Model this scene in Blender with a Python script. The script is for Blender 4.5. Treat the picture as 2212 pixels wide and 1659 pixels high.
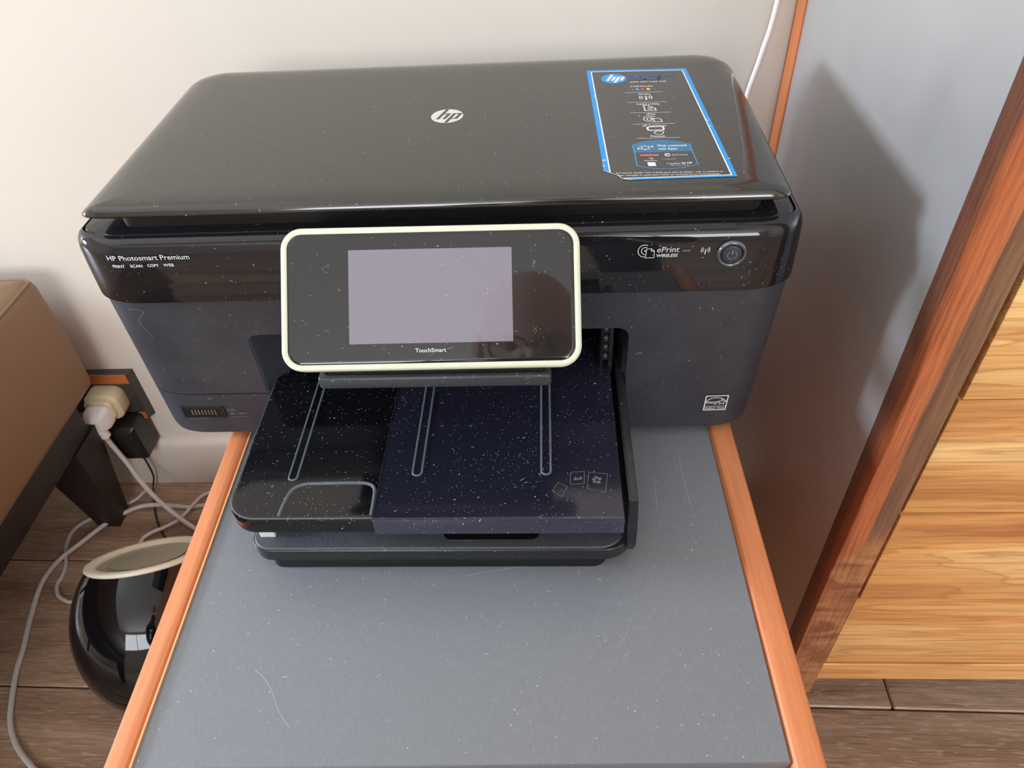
import bpy, bmesh, math, random
from mathutils import Vector, Matrix, Euler
PI = math.pi
sc = bpy.context.scene
for o in list(bpy.data.objects):
    bpy.data.objects.remove(o)

# ------------------------------------------------------------------ camera
cam_d = bpy.data.cameras.new('camera')
cam = bpy.data.objects.new('camera', cam_d)
sc.collection.objects.link(cam)
cam.location = (0.07284582, -0.39967494, 0.43192484)
cam.rotation_euler = (math.radians(46.90198763), math.radians(2.72117181), math.radians(1.59700756))
cam_d.sensor_width = 36.0
cam_d.lens = 1616.645 / 2212 * 36.0
cam_d.clip_start = 0.01
cam_d.dof.use_dof = True
cam_d.dof.focus_distance = 0.50
cam_d.dof.aperture_fstop = 24.0
sc.camera = cam

# ------------------------------------------------------------------ view
sc.view_settings.view_transform = 'Standard'
sc.view_settings.look = 'None'
sc.view_settings.gamma = 1.0
sc.view_settings.use_curve_mapping = False
sc.view_settings.exposure = 0.08

# ------------------------------------------------------------------ world (seen through the windows only)
w = bpy.data.worlds.new('world')
sc.world = w
w.use_nodes = True
w.node_tree.nodes['Background'].inputs[0].default_value = (0.62, 0.76, 1.0, 1)
w.node_tree.nodes['Background'].inputs[1].default_value = 0.6

# room extents
RX0, RX1, RY0, RY1, RZ0, RZ1 = -2.7, 2.4, -3.2, 0.343, -0.45, 2.05


def area(name, loc, rot, sx, sy, power, col):
    d = bpy.data.lights.new(name, 'AREA')
    d.shape = 'RECTANGLE'
    d.size = sx
    d.size_y = sy
    d.energy = power
    d.color = col
    o = bpy.data.objects.new(name, d)
    o.location = loc
    o.rotation_euler = rot
    sc.collection.objects.link(o)
    return o


# daylight entering through the left window and the wide window behind the camera
area('window_light_left', (RX0 - 0.02, -0.08, 0.60), (0, math.radians(-90), 0), 0.44, 0.40, 105, (0.72, 0.85, 1.0))
area('window_light_back', (0.20, RY0 - 0.02, 1.35), (math.radians(90), 0, 0), 2.9, 1.15, 120, (0.93, 0.96, 1.0))

# ------------------------------------------------------------------ helpers
def link(o):
    sc.collection.objects.link(o)
    return o


def tag(o, label=None, cat=None, group=None, kind=None):
    if label:
        o['label'] = label
    if cat:
        o['category'] = cat
    if group:
        o['group'] = group
    if kind:
        o['kind'] = kind
    return o


def thing(name, label, cat, loc=(0, 0, 0), rz=0.0, group=None):
    o = link(bpy.data.objects.new(name, None))
    o.empty_display_size = 0.02
    o.location = loc
    o.rotation_euler = (0, 0, rz)
    return tag(o, label, cat, group)


def world_of(o):
    m = Matrix.LocRotScale(o.location, o.rotation_euler.to_quaternion(), None)
    if o.parent:
        return world_of(o.parent) @ o.matrix_parent_inverse @ m
    return m


def finish(me, mat, smooth=35):
    if mat:
        me.materials.append(mat)
    if smooth:
        for p in me.polygons:
            p.use_smooth = True
        me.set_sharp_from_angle(angle=math.radians(smooth))


def obj(name, bm, mat, parent=None, smooth=35, mw=None, kind=None, label=None):
    """one mesh object; bm in world coordinates (or in mw's frame)"""
    bmesh.ops.recalc_face_normals(bm, faces=bm.faces)
    me = bpy.data.meshes.new(name)
    if mw is not None:
        bm.transform(mw)
    bm.to_mesh(me)
    bm.free()
    finish(me, mat, smooth)
    o = link(bpy.data.objects.new(name, me))
    if parent is not None:
        o.parent = parent
        o.matrix_parent_inverse = Matrix.Identity(4)
        me.transform(world_of(parent).inverted())
    if kind:
        o['kind'] = kind
    if label:
        o['label'] = label
    return o


def BM():
    return bmesh.new()


def box(bm, x0, x1, y0, y1, z0, z1, bev=0.0, seg=2):
    vs = [bm.verts.new(p) for p in ((x0, y0, z0), (x1, y0, z0), (x1, y1, z0), (x0, y1, z0),
                                    (x0, y0, z1), (x1, y0, z1), (x1, y1, z1), (x0, y1, z1))]
    fs = [bm.faces.new([vs[i] for i in q]) for q in
          ((0, 3, 2, 1), (4, 5, 6, 7), (0, 1, 5, 4), (1, 2, 6, 5), (2, 3, 7, 6), (3, 0, 4, 7))]
    if bev > 0:
        es = set(e for f in fs for e in f.edges)
        bmesh.ops.bevel(bm, geom=list(es), offset=bev, segments=seg, affect='EDGES', profile=0.5)
    return bm


def rr(x0, x1, y0, y1, radii, seg=8, inset=0.0, kx=1.0):
    """rounded rectangle outline, counter-clockwise from the front-left corner. radii: FL, FR, BR, BL (number or (rx, ry))"""
    pts = []
    X0, X1, Y0, Y1 = x0 + inset * kx, x1 - inset * kx, y0 + inset, y1 - inset
    cs = ((X0, Y0, 1, 1, PI), (X1, Y0, -1, 1, 1.5 * PI), (X1, Y1, -1, -1, 0), (X0, Y1, 1, -1, 0.5 * PI))
    for (cx, cy, sx, sy, a0), r in zip(cs, radii):
        rx, ry = (r, r) if not isinstance(r, tuple) else r
        rx = max(rx - inset * kx, 0.0002)
        ry = max(ry - inset, 0.0002)
        ox, oy = cx + sx * rx, cy + sy * ry
        for i in range(seg + 1):
            a = a0 + 0.5 * PI * i / seg
            pts.append((ox + rx * math.cos(a), oy + ry * math.sin(a)))
    return pts


def slab(bm, x0, x1, y0, y1, radii, prof, seg=8, cap0=True, cap1=True, kx=1.0):
    """stack of inset rounded rectangles: prof = [(inset, z), ...] from bottom to top"""
    if not isinstance(radii, (list,)):
        radii = [radii] * 4
    rings = []
    for ins, z in prof:
        rings.append([bm.verts.new((x, y, z)) for x, y in rr(x0, x1, y0, y1, radii, seg, ins, kx)])
    n = len(rings[0])
    for a, b in zip(rings[:-1], rings[1:]):
        for i in range(n):
            j = (i + 1) % n
            bm.faces.new((a[i], a[j], b[j], b[i]))
    if cap0:
        bm.faces.new(list(reversed(rings[0])))
    if cap1:
        bm.faces.new(rings[-1])
    return bm


def catmull(pts, k=8):
    P = [Vector(p) for p in pts]
    P = [2 * P[0] - P[1]] + P + [2 * P[-1] - P[-2]]
    out = []
    for i in range(1, len(P) - 2):
        for s in range(k):
            t = s / k
            a, b, c, d = P[i - 1], P[i], P[i + 1], P[i + 2]
            out.append(0.5 * ((2 * b) + (c - a) * t + (2 * a - 5 * b + 4 * c - d) * t * t + (3 * b - a - 3 * c + d) * t ** 3))
    out.append(P[-2])
    return out


def tube(bm, pts, r, n=10, radii=None, cap=True):
    pts = [Vector(p) for p in pts]
    rings = []
    up = Vector((0, 0, 1))
    for i, p in enumerate(pts):
        t = (pts[min(i + 1, len(pts) - 1)] - pts[max(i - 1, 0)]).normalized()
        a = t.cross(up)
        if a.length < 0.05:
            a = t.cross(Vector((0, 1, 0)))
        a.normalize()
        b = t.cross(a).normalized()
        rad = radii[i] if radii else r
        rings.append([bm.verts.new(p + rad * (math.cos(2 * PI * k / n) * a + math.sin(2 * PI * k / n) * b)) for k in range(n)])
    for A, B in zip(rings[:-1], rings[1:]):
        for k in range(n):
            bm.faces.new((A[k], A[(k + 1) % n], B[(k + 1) % n], B[k]))
    if cap:
        bm.faces.new(rings[0])
        bm.faces.new(list(reversed(rings[-1])))
    return bm


def lathe(bm, prof, n=40, mat=None):
    """prof: (r, z) list; axis z; mat: matrix to place"""
    mat = mat or Matrix.Identity(4)
    rings = []
    for r, z in prof:
        if r < 1e-6:
            rings.append([bm.verts.new(mat @ Vector((0, 0, z)))])
        else:
            rings.append([bm.verts.new(mat @ Vector((r * math.cos(2 * PI * k / n), r * math.sin(2 * PI * k / n), z))) for k in range(n)])
    for A, B in zip(rings[:-1], rings[1:]):
        for k in range(n):
            q = [A[k % len(A)], A[(k + 1) % len(A)], B[(k + 1) % len(B)], B[k % len(B)]]
            q2 = []
            for v in q:
                if v not in q2:
                    q2.append(v)
            if len(q2) > 2:
                bm.faces.new(q2)
    return bm


def ribbon(bm, pts, wd, closed=False, z=0.0):
    """flat stroke in the local xy plane"""
    P = [Vector((p[0], p[1])) for p in pts]
    n = len(P)
    L, Rr = [], []
    for i in range(n):
        if closed:
            a, b = P[i - 1], P[(i + 1) % n]
        else:
            a, b = P[max(i - 1, 0)], P[min(i + 1, n - 1)]
        d1 = (P[i] - a)
        d2 = (b - P[i])
        if d1.length < 1e-9:
            d1 = d2
        if d2.length < 1e-9:
            d2 = d1
        d1 = d1.normalized()
        d2 = d2.normalized()
        t = (d1 + d2)
        t = t.normalized() if t.length > 1e-6 else d2
        nrm = Vector((-t.y, t.x))
        k = 1.0 / max(0.5, nrm.dot(Vector((-d2.y, d2.x))))
        L.append(bm.verts.new((*(P[i] + nrm * wd * 0.5 * k), z)))
        Rr.append(bm.verts.new((*(P[i] - nrm * wd * 0.5 * k), z)))
    for i in range(n if closed else n - 1):
        j = (i + 1) % n
        bm.faces.new((L[i], Rr[i], Rr[j], L[j]))
    return bm


def poly(bm, pts, z=0.0):
    vs = [bm.verts.new((p[0], p[1], z)) for p in pts]
    f = bm.faces.new(vs)
    bmesh.ops.triangulate(bm, faces=[f])
    return bm


def arc(cx, cy, rx, ry, a0, a1, n=24):
    return [(cx + rx * math.cos(math.radians(a0 + (a1 - a0) * i / n)), cy + ry * math.sin(math.radians(a0 + (a1 - a0) * i / n))) for i in range(n + 1)]


def text_bm(s, x0, x1, y0, h, bold=0.0, shear=0.0, space=1.0):
    """text as flat mesh, fitted so that it spans x0..x1, baseline y0, capital height h"""
    cu = bpy.data.curves.new('t', 'FONT')
    cu.body = s
    cu.offset = bold
    cu.shear = shear
    cu.space_character = space
    cu.resolution_u = 3
    cu.fill_mode = 'BOTH'
    to = link(bpy.data.objects.new('t', cu))
    dg = bpy.context.evaluated_depsgraph_get()
    me = bpy.data.meshes.new_from_object(to.evaluated_get(dg))
    bpy.data.objects.remove(to)
    bm = BM()
    bm.from_mesh(me)
    bpy.data.meshes.remove(me)
    xs = [v.co.x for v in bm.verts]
    a, b = min(xs), max(xs)
    sx = (x1 - x0) / (b - a)
    sy = h / 0.72
    for v in bm.verts:
        v.co = Vector((x0 + (v.co.x - a) * sx, y0 + v.co.y * sy, 0))
    return bm


def merge(dst, src):
    me = bpy.data.meshes.new('tmp')
    src.to_mesh(me)
    src.free()
    dst.from_mesh(me)
    bpy.data.meshes.remove(me)
    return dst


# ------------------------------------------------------------------ materials
def srgb(r, g, b):
    f = lambda c: (c / 255 / 12.92) if c <= 10 else ((c / 255 + 0.055) / 1.055) ** 2.4
    return (f(r), f(g), f(b), 1.0)


class NT:
    def __init__(s, name):
        s.m = bpy.data.materials.new(name)
        s.m.use_nodes = True
        s.t = s.m.node_tree
        s.b = s.t.nodes['Principled BSDF']
        s.tc = s.n('ShaderNodeTexCoord')

    def n(s, typ, **kw):
        nd = s.t.nodes.new(typ)
        for k, v in kw.items():
            setattr(nd, k, v)
        return nd

    def l(s, a, b):
        s.t.links.new(a, b)

    def mapping(s, scale=(1, 1, 1), rot=(0, 0, 0), loc=(0, 0, 0), src=None):
        m = s.n('ShaderNodeMapping')
        m.inputs['Scale'].default_value = scale
        m.inputs['Rotation'].default_value = rot
        m.inputs['Location'].default_value = loc
        s.l(src or s.tc.outputs['Object'], m.inputs['Vector'])
        return m.outputs[0]

    def noise(s, vec, scale=5, detail=3, rough=0.5, dist=0.0):
        n = s.n('ShaderNodeTexNoise')
        n.inputs['Scale'].default_value = scale
        n.inputs['Detail'].default_value = detail
        n.inputs['Roughness'].default_value = rough
        n.inputs['Distortion'].default_value = dist
        s.l(vec, n.inputs['Vector'])
        return n.outputs['Fac']

    def math(s, op, a, b=None, clamp=False):
        n = s.n('ShaderNodeMath', operation=op)
        n.use_clamp = clamp
        for i, v in enumerate((a, b)):
            if v is None:
                continue
            if isinstance(v, (int, float)):
                n.inputs[i].default_value = v
            else:
                s.l(v, n.inputs[i])
        return n.outputs[0]

    def ramp(s, fac, stops, interp='LINEAR'):
        r = s.n('ShaderNodeValToRGB')
        r.color_ramp.interpolation = interp
        e = r.color_ramp.elements
        e[0].position, e[0].color = stops[0]
        e[1].position, e[1].color = stops[1]
        for p, c in stops[2:]:
            x = e.new(p)
            x.color = c
        s.l(fac, r.inputs[0])
        return r.outputs[0]

    def mix(s, fac, a, b, typ='MIX'):
        m = s.n('ShaderNodeMix', data_type='RGBA', blend_type=typ)
        if isinstance(fac, (int, float)):
            m.inputs[0].default_value = fac
        else:
            s.l(fac, m.inputs[0])
        for i, v in ((6, a), (7, b)):
            if isinstance(v, tuple):
                m.inputs[i].default_value = v
            else:
                s.l(v, m.inputs[i])
        return m.outputs[2]

    def bump(s, h, strength=0.2, dist=0.001):
        b = s.n('ShaderNodeBump')
        b.inputs['Strength'].default_value = strength
        b.inputs['Distance'].default_value = dist
        s.l(h, b.inputs['Height'])
        s.l(b.outputs[0], s.b.inputs['Normal'])

    def set(s, **kw):
        for k, v in kw.items():
            k = k.replace('_', ' ')
            if isinstance(v, (int, float, tuple)):
                s.b.inputs[k].default_value = v
            else:
                s.l(v, s.b.inputs[k])
        return s.m


def G(v):
    return (v, v, v, 1)


def specks(N, density=0.06, scale=1000, size=0.22, clump=0.55, seed=0.0, fib=0.05):
    """mask of dust specks and short fibres lying on a surface"""
    base = N.mapping(loc=(seed, seed * 1.7, seed * 0.6))
    v = N.n('ShaderNodeTexVoronoi')
    v.inputs['Scale'].default_value = scale
    N.l(base, v.inputs['Vector'])
    d = N.math('LESS_THAN', v.outputs['Distance'], size)
    sep = N.n('ShaderNodeSeparateColor')
    N.l(v.outputs['Color'], sep.inputs[0])
    cl = N.noise(base, 28, 3, 0.6)
    cl = N.ramp(cl, [(clump - 0.12, G(0.25)), (clump + 0.15, G(1.9))])
    cl2 = N.math('MULTIPLY', cl, density)
    keep = N.math('LESS_THAN', sep.outputs[0], cl2)
    m = N.math('MULTIPLY', d, keep)
    # fibres
    wn = N.n('ShaderNodeVectorMath', operation='ADD')
    nz = N.n('ShaderNodeTexNoise')
    nz.inputs['Scale'].default_value = 60
    N.l(base, nz.inputs['Vector'])
    sc2 = N.n('ShaderNodeVectorMath', operation='SCALE')
    N.l(nz.outputs['Color'], sc2.inputs[0])
    sc2.inputs['Scale'].default_value = 0.02
    N.l(base, wn.inputs[0])
    N.l(sc2.outputs[0], wn.inputs[1])
    for ang, sd in ((0.5, 3.1), (-0.9, 7.7)):
        mp = N.mapping(scale=(1, 6.5, 1), rot=(0.25, 0.2, ang), loc=(sd, 0, 0), src=wn.outputs[0])
        vf = N.n('ShaderNodeTexVoronoi')
        vf.inputs['Scale'].default_value = 290
        N.l(mp, vf.inputs['Vector'])
        df = N.math('LESS_THAN', vf.outputs['Distance'], 0.2)
        s2 = N.n('ShaderNodeSeparateColor')
        N.l(vf.outputs['Color'], s2.inputs[0])
        kf = N.math('LESS_THAN', s2.outputs[0], fib * density)
        m = N.math('MAXIMUM', m, N.math('MULTIPLY', df, kf))
    return m


def plastic(name, col, rough, dust=0.05, coat=0.0, spec=0.5, film=0.0, bump=0.0, dcol=(0.55, 0.58, 0.62, 1), fib=0.25, scale=1050):
    N = NT(name)
    m = specks(N, dust, scale=scale, fib=fib) if dust else None
    c = col
    if film:
        f = N.noise(N.mapping(), 18, 5, 0.6)
        f = N.ramp(f, [(0.42, G(0)), (0.75, G(film))])
        c = N.mix(f, c, (0.35, 0.37, 0.42, 1))
    if m is not None:
        c = N.mix(m, c, dcol)
        N.set(Roughness=N.math('MAXIMUM', m, rough))
    else:
        N.set(Roughness=rough)
    N.set(Base_Color=c, Specular_IOR_Level=spec)
    if coat:
        N.set(Coat_Weight=coat, Coat_Roughness=0.03)
    if bump:
        N.bump(N.noise(N.mapping(), 1500, 2, 0.5), bump, 0.0004)
    return N.m


def plain(name, col, rough, metal=0.0, **kw):
    N = NT(name)
    v = N.noise(N.mapping(), 40, 3, 0.55)
    c = N.mix(N.math('MULTIPLY', v, 0.25), col, tuple(x * 0.8 for x in col[:3]) + (1,))
    return N.set(Base_Color=c, Roughness=rough, Metallic=metal, **kw)


def wood(name, c_dark, c_mid, c_light, axis='x', scale=9.0, rough=0.45, fine=0.35, streak=9.0, dist=0.8, lines=0.5, vary=0.0, pores=0.0, veins=0.0):
    """straight plank grain running along `axis`"""
    N = NT(name)
    info = N.n('ShaderNodeObjectInfo')
    off = N.n('ShaderNodeVectorMath', operation='SCALE')
    cmb = N.n('ShaderNodeCombineXYZ')
    for i in range(3):
        N.l(info.outputs['Random'], cmb.inputs[i])
    N.l(cmb.outputs[0], off.inputs[0])
    off.inputs['Scale'].default_value = 13.0
    ad = N.n('ShaderNodeVectorMath', operation='ADD')
    N.l(N.tc.outputs['Object'], ad.inputs[0])
    N.l(off.outputs[0], ad.inputs[1])
    s = [1.0, 1.0, 1.0]
    s['xyz'.index(axis)] = 1.0 / streak
    mp = N.mapping(scale=tuple(s), src=ad.outputs[0])
    big = N.noise(mp, scale, 4, 0.55, dist)
    s2 = [1.0, 1.0, 1.0]
    s2['xyz'.index(axis)] = 1 / 30.0
    mp2 = N.mapping(scale=tuple(s2), src=ad.outputs[0])
    fn = N.noise(mp2, 420, 3, 0.6)
    # ring lines from the warped broad noise
    rings = N.math('FRACT', N.math('MULTIPLY', big, 11.0))
    rings = N.ramp(rings, [(0.0, G(0.0)), (0.75, G(0.15)), (0.93, G(1.0)), (1.0, G(0.0))])
    c = N.ramp(big, [(0.3, c_dark), (0.47, c_mid), (0.62, c_light), (0.75, c_mid)])
    c = N.mix(N.math('MULTIPLY', rings, lines), c, c_dark, 'MIX')
    fr = N.ramp(fn, [(0.35, G(1 - fine)), (0.6, G(1.0))])
    c = N.mix(1.0, c, fr, 'MULTIPLY')
    if veins:       # dense thin dark grain lines, slightly wandering
        mp3 = N.mapping(scale=tuple(0.035 if i == 'xyz'.index(axis) else 1.0 for i in range(3)), rot=(0, 0.055, 0.03), src=ad.outputs[0])
        vn = N.noise(mp3, 190, 2, 0.45, 0.3)
        c = N.mix(N.math('MULTIPLY', N.ramp(vn, [(0.56, G(0)), (0.63, G(1)), (0.70, G(0.2))]), veins), c, c_dark)
    if pores:       # pale limed pores
        mp4 = N.mapping(scale=tuple(0.10 if i == 'xyz'.index(axis) else 1.0 for i in range(3)), src=ad.outputs[0])
        pn = N.noise(mp4, 420, 2, 0.6, 0.4)
        c = N.mix(N.math('MULTIPLY', N.ramp(pn, [(0.56, G(0)), (0.66, G(1))]), pores), c, (0.62, 0.53, 0.46, 1))
    if vary:
        tone = N.math('ADD', 1.0 - vary, N.math('MULTIPLY', info.outputs['Random'], vary * 1.6))
        cc = N.n('ShaderNodeCombineColor')
        for i in range(3):
            N.l(tone, cc.inputs[i])
        c = N.mix(1.0, c, cc.outputs[0], 'MULTIPLY')
    N.bump(fn, 0.25, 0.0004)
    return N.set(Base_Color=c, Roughness=rough)


M = {}
# painted wall: a hair of roller texture
N = NT('wall_paint')
v = N.noise(N.mapping(), 3.0, 4, 0.5)
N.bump(N.noise(N.mapping(), 350, 3, 0.6), 0.10, 0.0006)
M['wall'] = N.set(Base_Color=N.mix(v, (0.66, 0.60, 0.525, 1), (0.69, 0.63, 0.555, 1)), Roughness=0.7)
M['ceiling'] = plain('ceiling_paint', (0.88, 0.87, 0.84, 1), 0.8)
M['floor_wood'] = wood('floor_wood', srgb(130, 101, 79), srgb(169, 136, 111), srgb(188, 157, 131), 'x', 14, 0.42, 0.34, 7, 0.7, 0.30, vary=0.16, pores=0.35)
M['table_edge'] = wood('cherry_edging', srgb(205, 118, 72), srgb(222, 138, 90), srgb(232, 152, 104), 'y', 22, 0.38, 0.12, 14, 0.3, 0.22)
M['drawer_wood'] = wood('golden_wood', srgb(184, 116, 64), srgb(236, 174, 104), srgb(250, 206, 138), 'x', 11, 0.42, 0.22, 9.0, 0.9, 0.5, vary=0.14, veins=0.55)
M['dark_wood'] = plain('dark_wood', (0.012, 0.007, 0.006, 1), 0.5)
M['strip_wood'] = wood('orange_wood', srgb(176, 96, 50), srgb(196, 112, 62), srgb(212, 130, 76), 'z', 15, 0.45, 0.2, 10, 0.4, 0.3)

# corner post: red heartwood, orange and brown bands, shade painted into the side face
N = NT('heartwood_bands_and_shade')
mp = N.mapping(scale=(1, 1, 0.12))
warp = N.noise(mp, 30, 3, 0.5)
sep = N.n('ShaderNodeSeparateXYZ')
N.l(N.tc.outputs['Object'], sep.inputs[0])
# distance travelled round the corner, starting at the panel seam: first along -y, then along +x
run = N.math('SUBTRACT', sep.outputs[0], sep.outputs[1])
run = N.math('ADD', run, N.math('MULTIPLY', N.math('SUBTRACT', warp, 0.5), 0.020))
run = N.math('MULTIPLY', N.math('ADD', run, 0.002), 1 / 0.056)
col = N.ramp(run, [(0.0, srgb(104, 62, 46)), (0.24, srgb(118, 72, 52)), (0.27, srgb(146, 78, 46)), (0.44, srgb(172, 94, 56)),
                   (0.50, srgb(198, 112, 68)), (0.70, srgb(206, 124, 80)), (0.735, srgb(136, 100, 76)), (1.0, srgb(150, 110, 84))])
lowb = N.ramp(N.math('MULTIPLY', N.math('ADD', N.math('ADD', sep.outputs[2], N.math('MULTIPLY', run, -0.10)), 0.16), 12.0), [(0.0, G(1)), (0.35, G(0))])
curl = N.noise(N.mapping(scale=(0.6, 1, 1.6), rot=(0, 0.5, 0)), 26, 4, 0.5, 1.6)
tan = N.ramp(curl, [(0.35, srgb(156, 100, 64)), (0.5, srgb(190, 130, 86)), (0.65, srgb(208, 150, 104))])
front = N.math('GREATER_THAN', run, 0.40)
col = N.mix(N.math('MULTIPLY', lowb, front), col, tan)
fn = N.noise(N.mapping(scale=(1, 1, 1 / 25.0)), 480, 3, 0.6)
col = N.mix(1.0, col, N.ramp(fn, [(0.35, G(0.62)), (0.6, G(1.0))]), 'MULTIPLY')
N.bump(fn, 0.3, 0.0005)
M['post_wood'] = N.set(Base_Color=col, Roughness=0.4)

# satin metal-grey laminate of the cabinet side
N = NT('brushed_grey_panel')
v = N.noise(N.mapping(scale=(1, 1, 0.5)), 5, 4, 0.55)
r = N.ramp(N.noise(N.mapping(), 9, 4, 0.6), [(0.35, G(0.33)), (0.7, G(0.46))])
M['metal_panel'] = N.set(Base_Color=N.mix(v, (0.46, 0.445, 0.44, 1), (0.58, 0.565, 0.56, 1)), Metallic=0.55, Roughness=r)

# dark grey table laminate with fine short strokes along its length
N = NT('brushed_laminate')
st1 = N.noise(N.mapping(scale=(1, 0.09, 1)), 2000, 2, 0.6)
st2 = N.noise(N.mapping(), 7, 4, 0.5)
spk = specks(N, 0.020, 520, 0.2, 0.5, 4.0, 0.3)
c = N.mix(N.ramp(st1, [(0.5, G(0)), (0.72, G(0.35))]), (0.200, 0.213, 0.238, 1), (0.33, 0.345, 0.37, 1))
c = N.mix(spk, c, (0.6, 0.62, 0.65, 1))
N.bump(st1, 0.25, 0.0002)
M['laminate'] = N.set(Base_Color=c, Roughness=N.ramp(st2, [(0.3, G(0.40)), (0.7, G(0.48))]), Specular_IOR_Level=0.55)
M['laminate_edge'] = plain('laminate_edge', (0.05, 0.055, 0.065, 1), 0.4)
M['lip_highlight'] = plain('painted_lip_highlight', srgb(236, 178, 128), 0.5)  # pale colour imitating the highlight along the table's left edging

M['gloss'] = plastic('gloss_black_plastic', (0.010, 0.010, 0.012, 1), 0.05, 0.022, spec=0.55)
M['lid'] = plastic('lid_black_plastic', (0.020, 0.019, 0.016, 1), 0.10, 0.014, spec=0.85, fib=0.4)
M['matte'] = plastic('satin_black_plastic', (0.032, 0.035, 0.045, 1), 0.38, 0.030, spec=0.5, film=0.06)
M['chassis'] = plain('black_chassis', (0.006, 0.006, 0.007, 1), 0.4)
M['tray'] = plastic('gloss_tray_plastic', (0.004, 0.0045, 0.006, 1), 0.10, 0.07, spec=0.45, fib=0.35)
M['tray_blue'] = plastic('smoky_blue_plastic', (0.013, 0.013, 0.025, 1), 0.12, 0.075, spec=0.6, fib=0.35)
M['tray_lip'] = plastic('smoky_violet_lip', (0.040, 0.040, 0.070, 1), 0.22, 0.10, spec=0.6)
M['textured'] = plastic('textured_black_plastic', (0.070, 0.078, 0.095, 1), 0.5, 0.60, spec=0.5, bump=0.8, dcol=(0.26, 0.30, 0.36, 1), fib=0.05, scale=1300)
M['rail'] = plastic('satin_rail_plastic', (0.018, 0.019, 0.022, 1), 0.33, 0.12, dcol=(0.3, 0.32, 0.35, 1))
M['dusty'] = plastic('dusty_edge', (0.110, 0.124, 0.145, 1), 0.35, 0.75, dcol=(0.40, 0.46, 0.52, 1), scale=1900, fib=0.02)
M['hinge'] = plastic('grey_hinge_plastic', (0.050, 0.055, 0.064, 1), 0.35, 0.10)
M['cream_frame'] = plain('cream_bezel', (0.74, 0.76, 0.60, 1), 0.32)
M['glass'] = plastic('display_glass', (0.017, 0.0175, 0.018, 1), 0.03, 0.018, spec=0.6, fib=0.5)
M['screen'] = plastic('unlit_lcd', (0.235, 0.215, 0.265, 1), 0.04, 0.008, spec=0.55, fib=0.6)
M['print_white'] = plain('white_print', (0.72, 0.76, 0.80, 1), 0.5)
M['print_grey'] = plain('faint_print', (0.12, 0.12, 0.125, 1), 0.4)
M['print_dim'] = plain('dim_print', (0.20, 0.22, 0.24, 1), 0.5)
M['logo_silver'] = plain('logo_silver', (0.66, 0.66, 0.61, 1), 0.3)
M['logo_dark'] = plain('logo_dark', (0.035, 0.045, 0.055, 1), 0.3)
M['st_blue'] = plain('sticker_blue', (0.0, 0.30, 0.78, 1), 0.35)
M['st_white'] = plain('sticker_white', (0.78, 0.80, 0.80, 1), 0.4)
M['st_black'] = plastic('sticker_black', (0.032, 0.031, 0.028, 1), 0.14, 0.01, spec=0.7)
M['st_navy'] = plain('sticker_dim_blue', (0.03, 0.12, 0.32, 1), 0.35)
M['st_teal'] = plain('sticker_teal', (0.02, 0.155, 0.30, 1), 0.3)
M['st_cyan'] = plain('ink_cyan', (0.05, 0.35, 0.65, 1), 0.4)
M['st_mag'] = plain('ink_magenta', (0.62, 0.05, 0.15, 1), 0.4)
M['st_yel'] = plain('ink_yellow', (0.75, 0.62, 0.05, 1), 0.4)
M['st_grey'] = plain('ink_grey', (0.25, 0.26, 0.26, 1), 0.4)
M['st_red'] = plain('sticker_red', (0.75, 0.18, 0.15, 1), 0.4)
M['chrome'] = plain('button_ring', (0.16, 0.19, 0.22, 1), 0.14, 0.7)
M['pins'] = plain('contact_pins', (0.30, 0.28, 0.22, 1), 0.3, 0.6)
M['cable'] = plain('white_cable', (0.60, 0.565, 0.54, 1), 0.45)
M['plug_white'] = plain('white_plug', (0.82, 0.80, 0.80, 1), 0.4)
M['adapter_cream'] = plain('cream_adapter', (0.66, 0.58, 0.40, 1), 0.4)
M['adapter_black'] = plain('black_adapter', (0.012, 0.012, 0.011, 1), 0.35)
M['socket_plate'] = plain('socket_dark_plate', (0.045, 0.045, 0.042, 1), 0.3)
M['lamp_black'] = plain('lamp_gloss_black', (0.004, 0.004, 0.005, 1), 0.04)
M['lamp_cream'] = plain('lamp_cream_rim', (0.72, 0.69, 0.56, 1), 0.35)
M['lamp_disc'] = plain('lamp_frosted_disc', (0.30, 0.285, 0.21, 1), 0.4)
N = NT('tan_leather')
g = N.noise(N.mapping(), 6, 3, 0.5)
N.bump(N.noise(N.mapping(), 420, 4, 0.65), 0.35, 0.0006)
M['leather'] = N.set(Base_Color=N.mix(g, srgb(122, 97, 70), srgb(136, 109, 80)), Roughness=0.45)
M['skin'] = plain('skin', (0.80, 0.47, 0.37, 1), 0.4)
M['shirt'] = plain('dark_shirt', (0.04, 0.045, 0.06, 1), 0.8)
M['trousers'] = plain('dark_trousers', (0.03, 0.03, 0.04, 1), 0.8)
M['glasses'] = plain('black_glasses', (0.01, 0.01, 0.01, 1), 0.25)
M['eye'] = plain('eye', (0.35, 0.33, 0.32, 1), 0.25)
M['window_frame'] = plain('white_window_frame', (0.75, 0.75, 0.74, 1), 0.5)

# ------------------------------------------------------------------ room shell
def struct(name, bm, mat, parent=None, smooth=35):
    o = obj(name, bm, mat, parent, smooth)
    if parent is None:
        o['kind'] = 'structure'
    return o


T = 0.08
struct('wall_back', box(BM(), RX0 - T, RX1 + T, RY1, RY1 + T, RZ0 - T, RZ1), M['wall'])
struct('wall_right', box(BM(), RX1, RX1 + T, RY0, RY1, RZ0 - T, RZ1), M['wall'])
struct('ceiling', box(BM(), RX0 - T, RX1 + T, RY0 - T, RY1 + T, RZ1, RZ1 + T), M['ceiling'])


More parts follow.
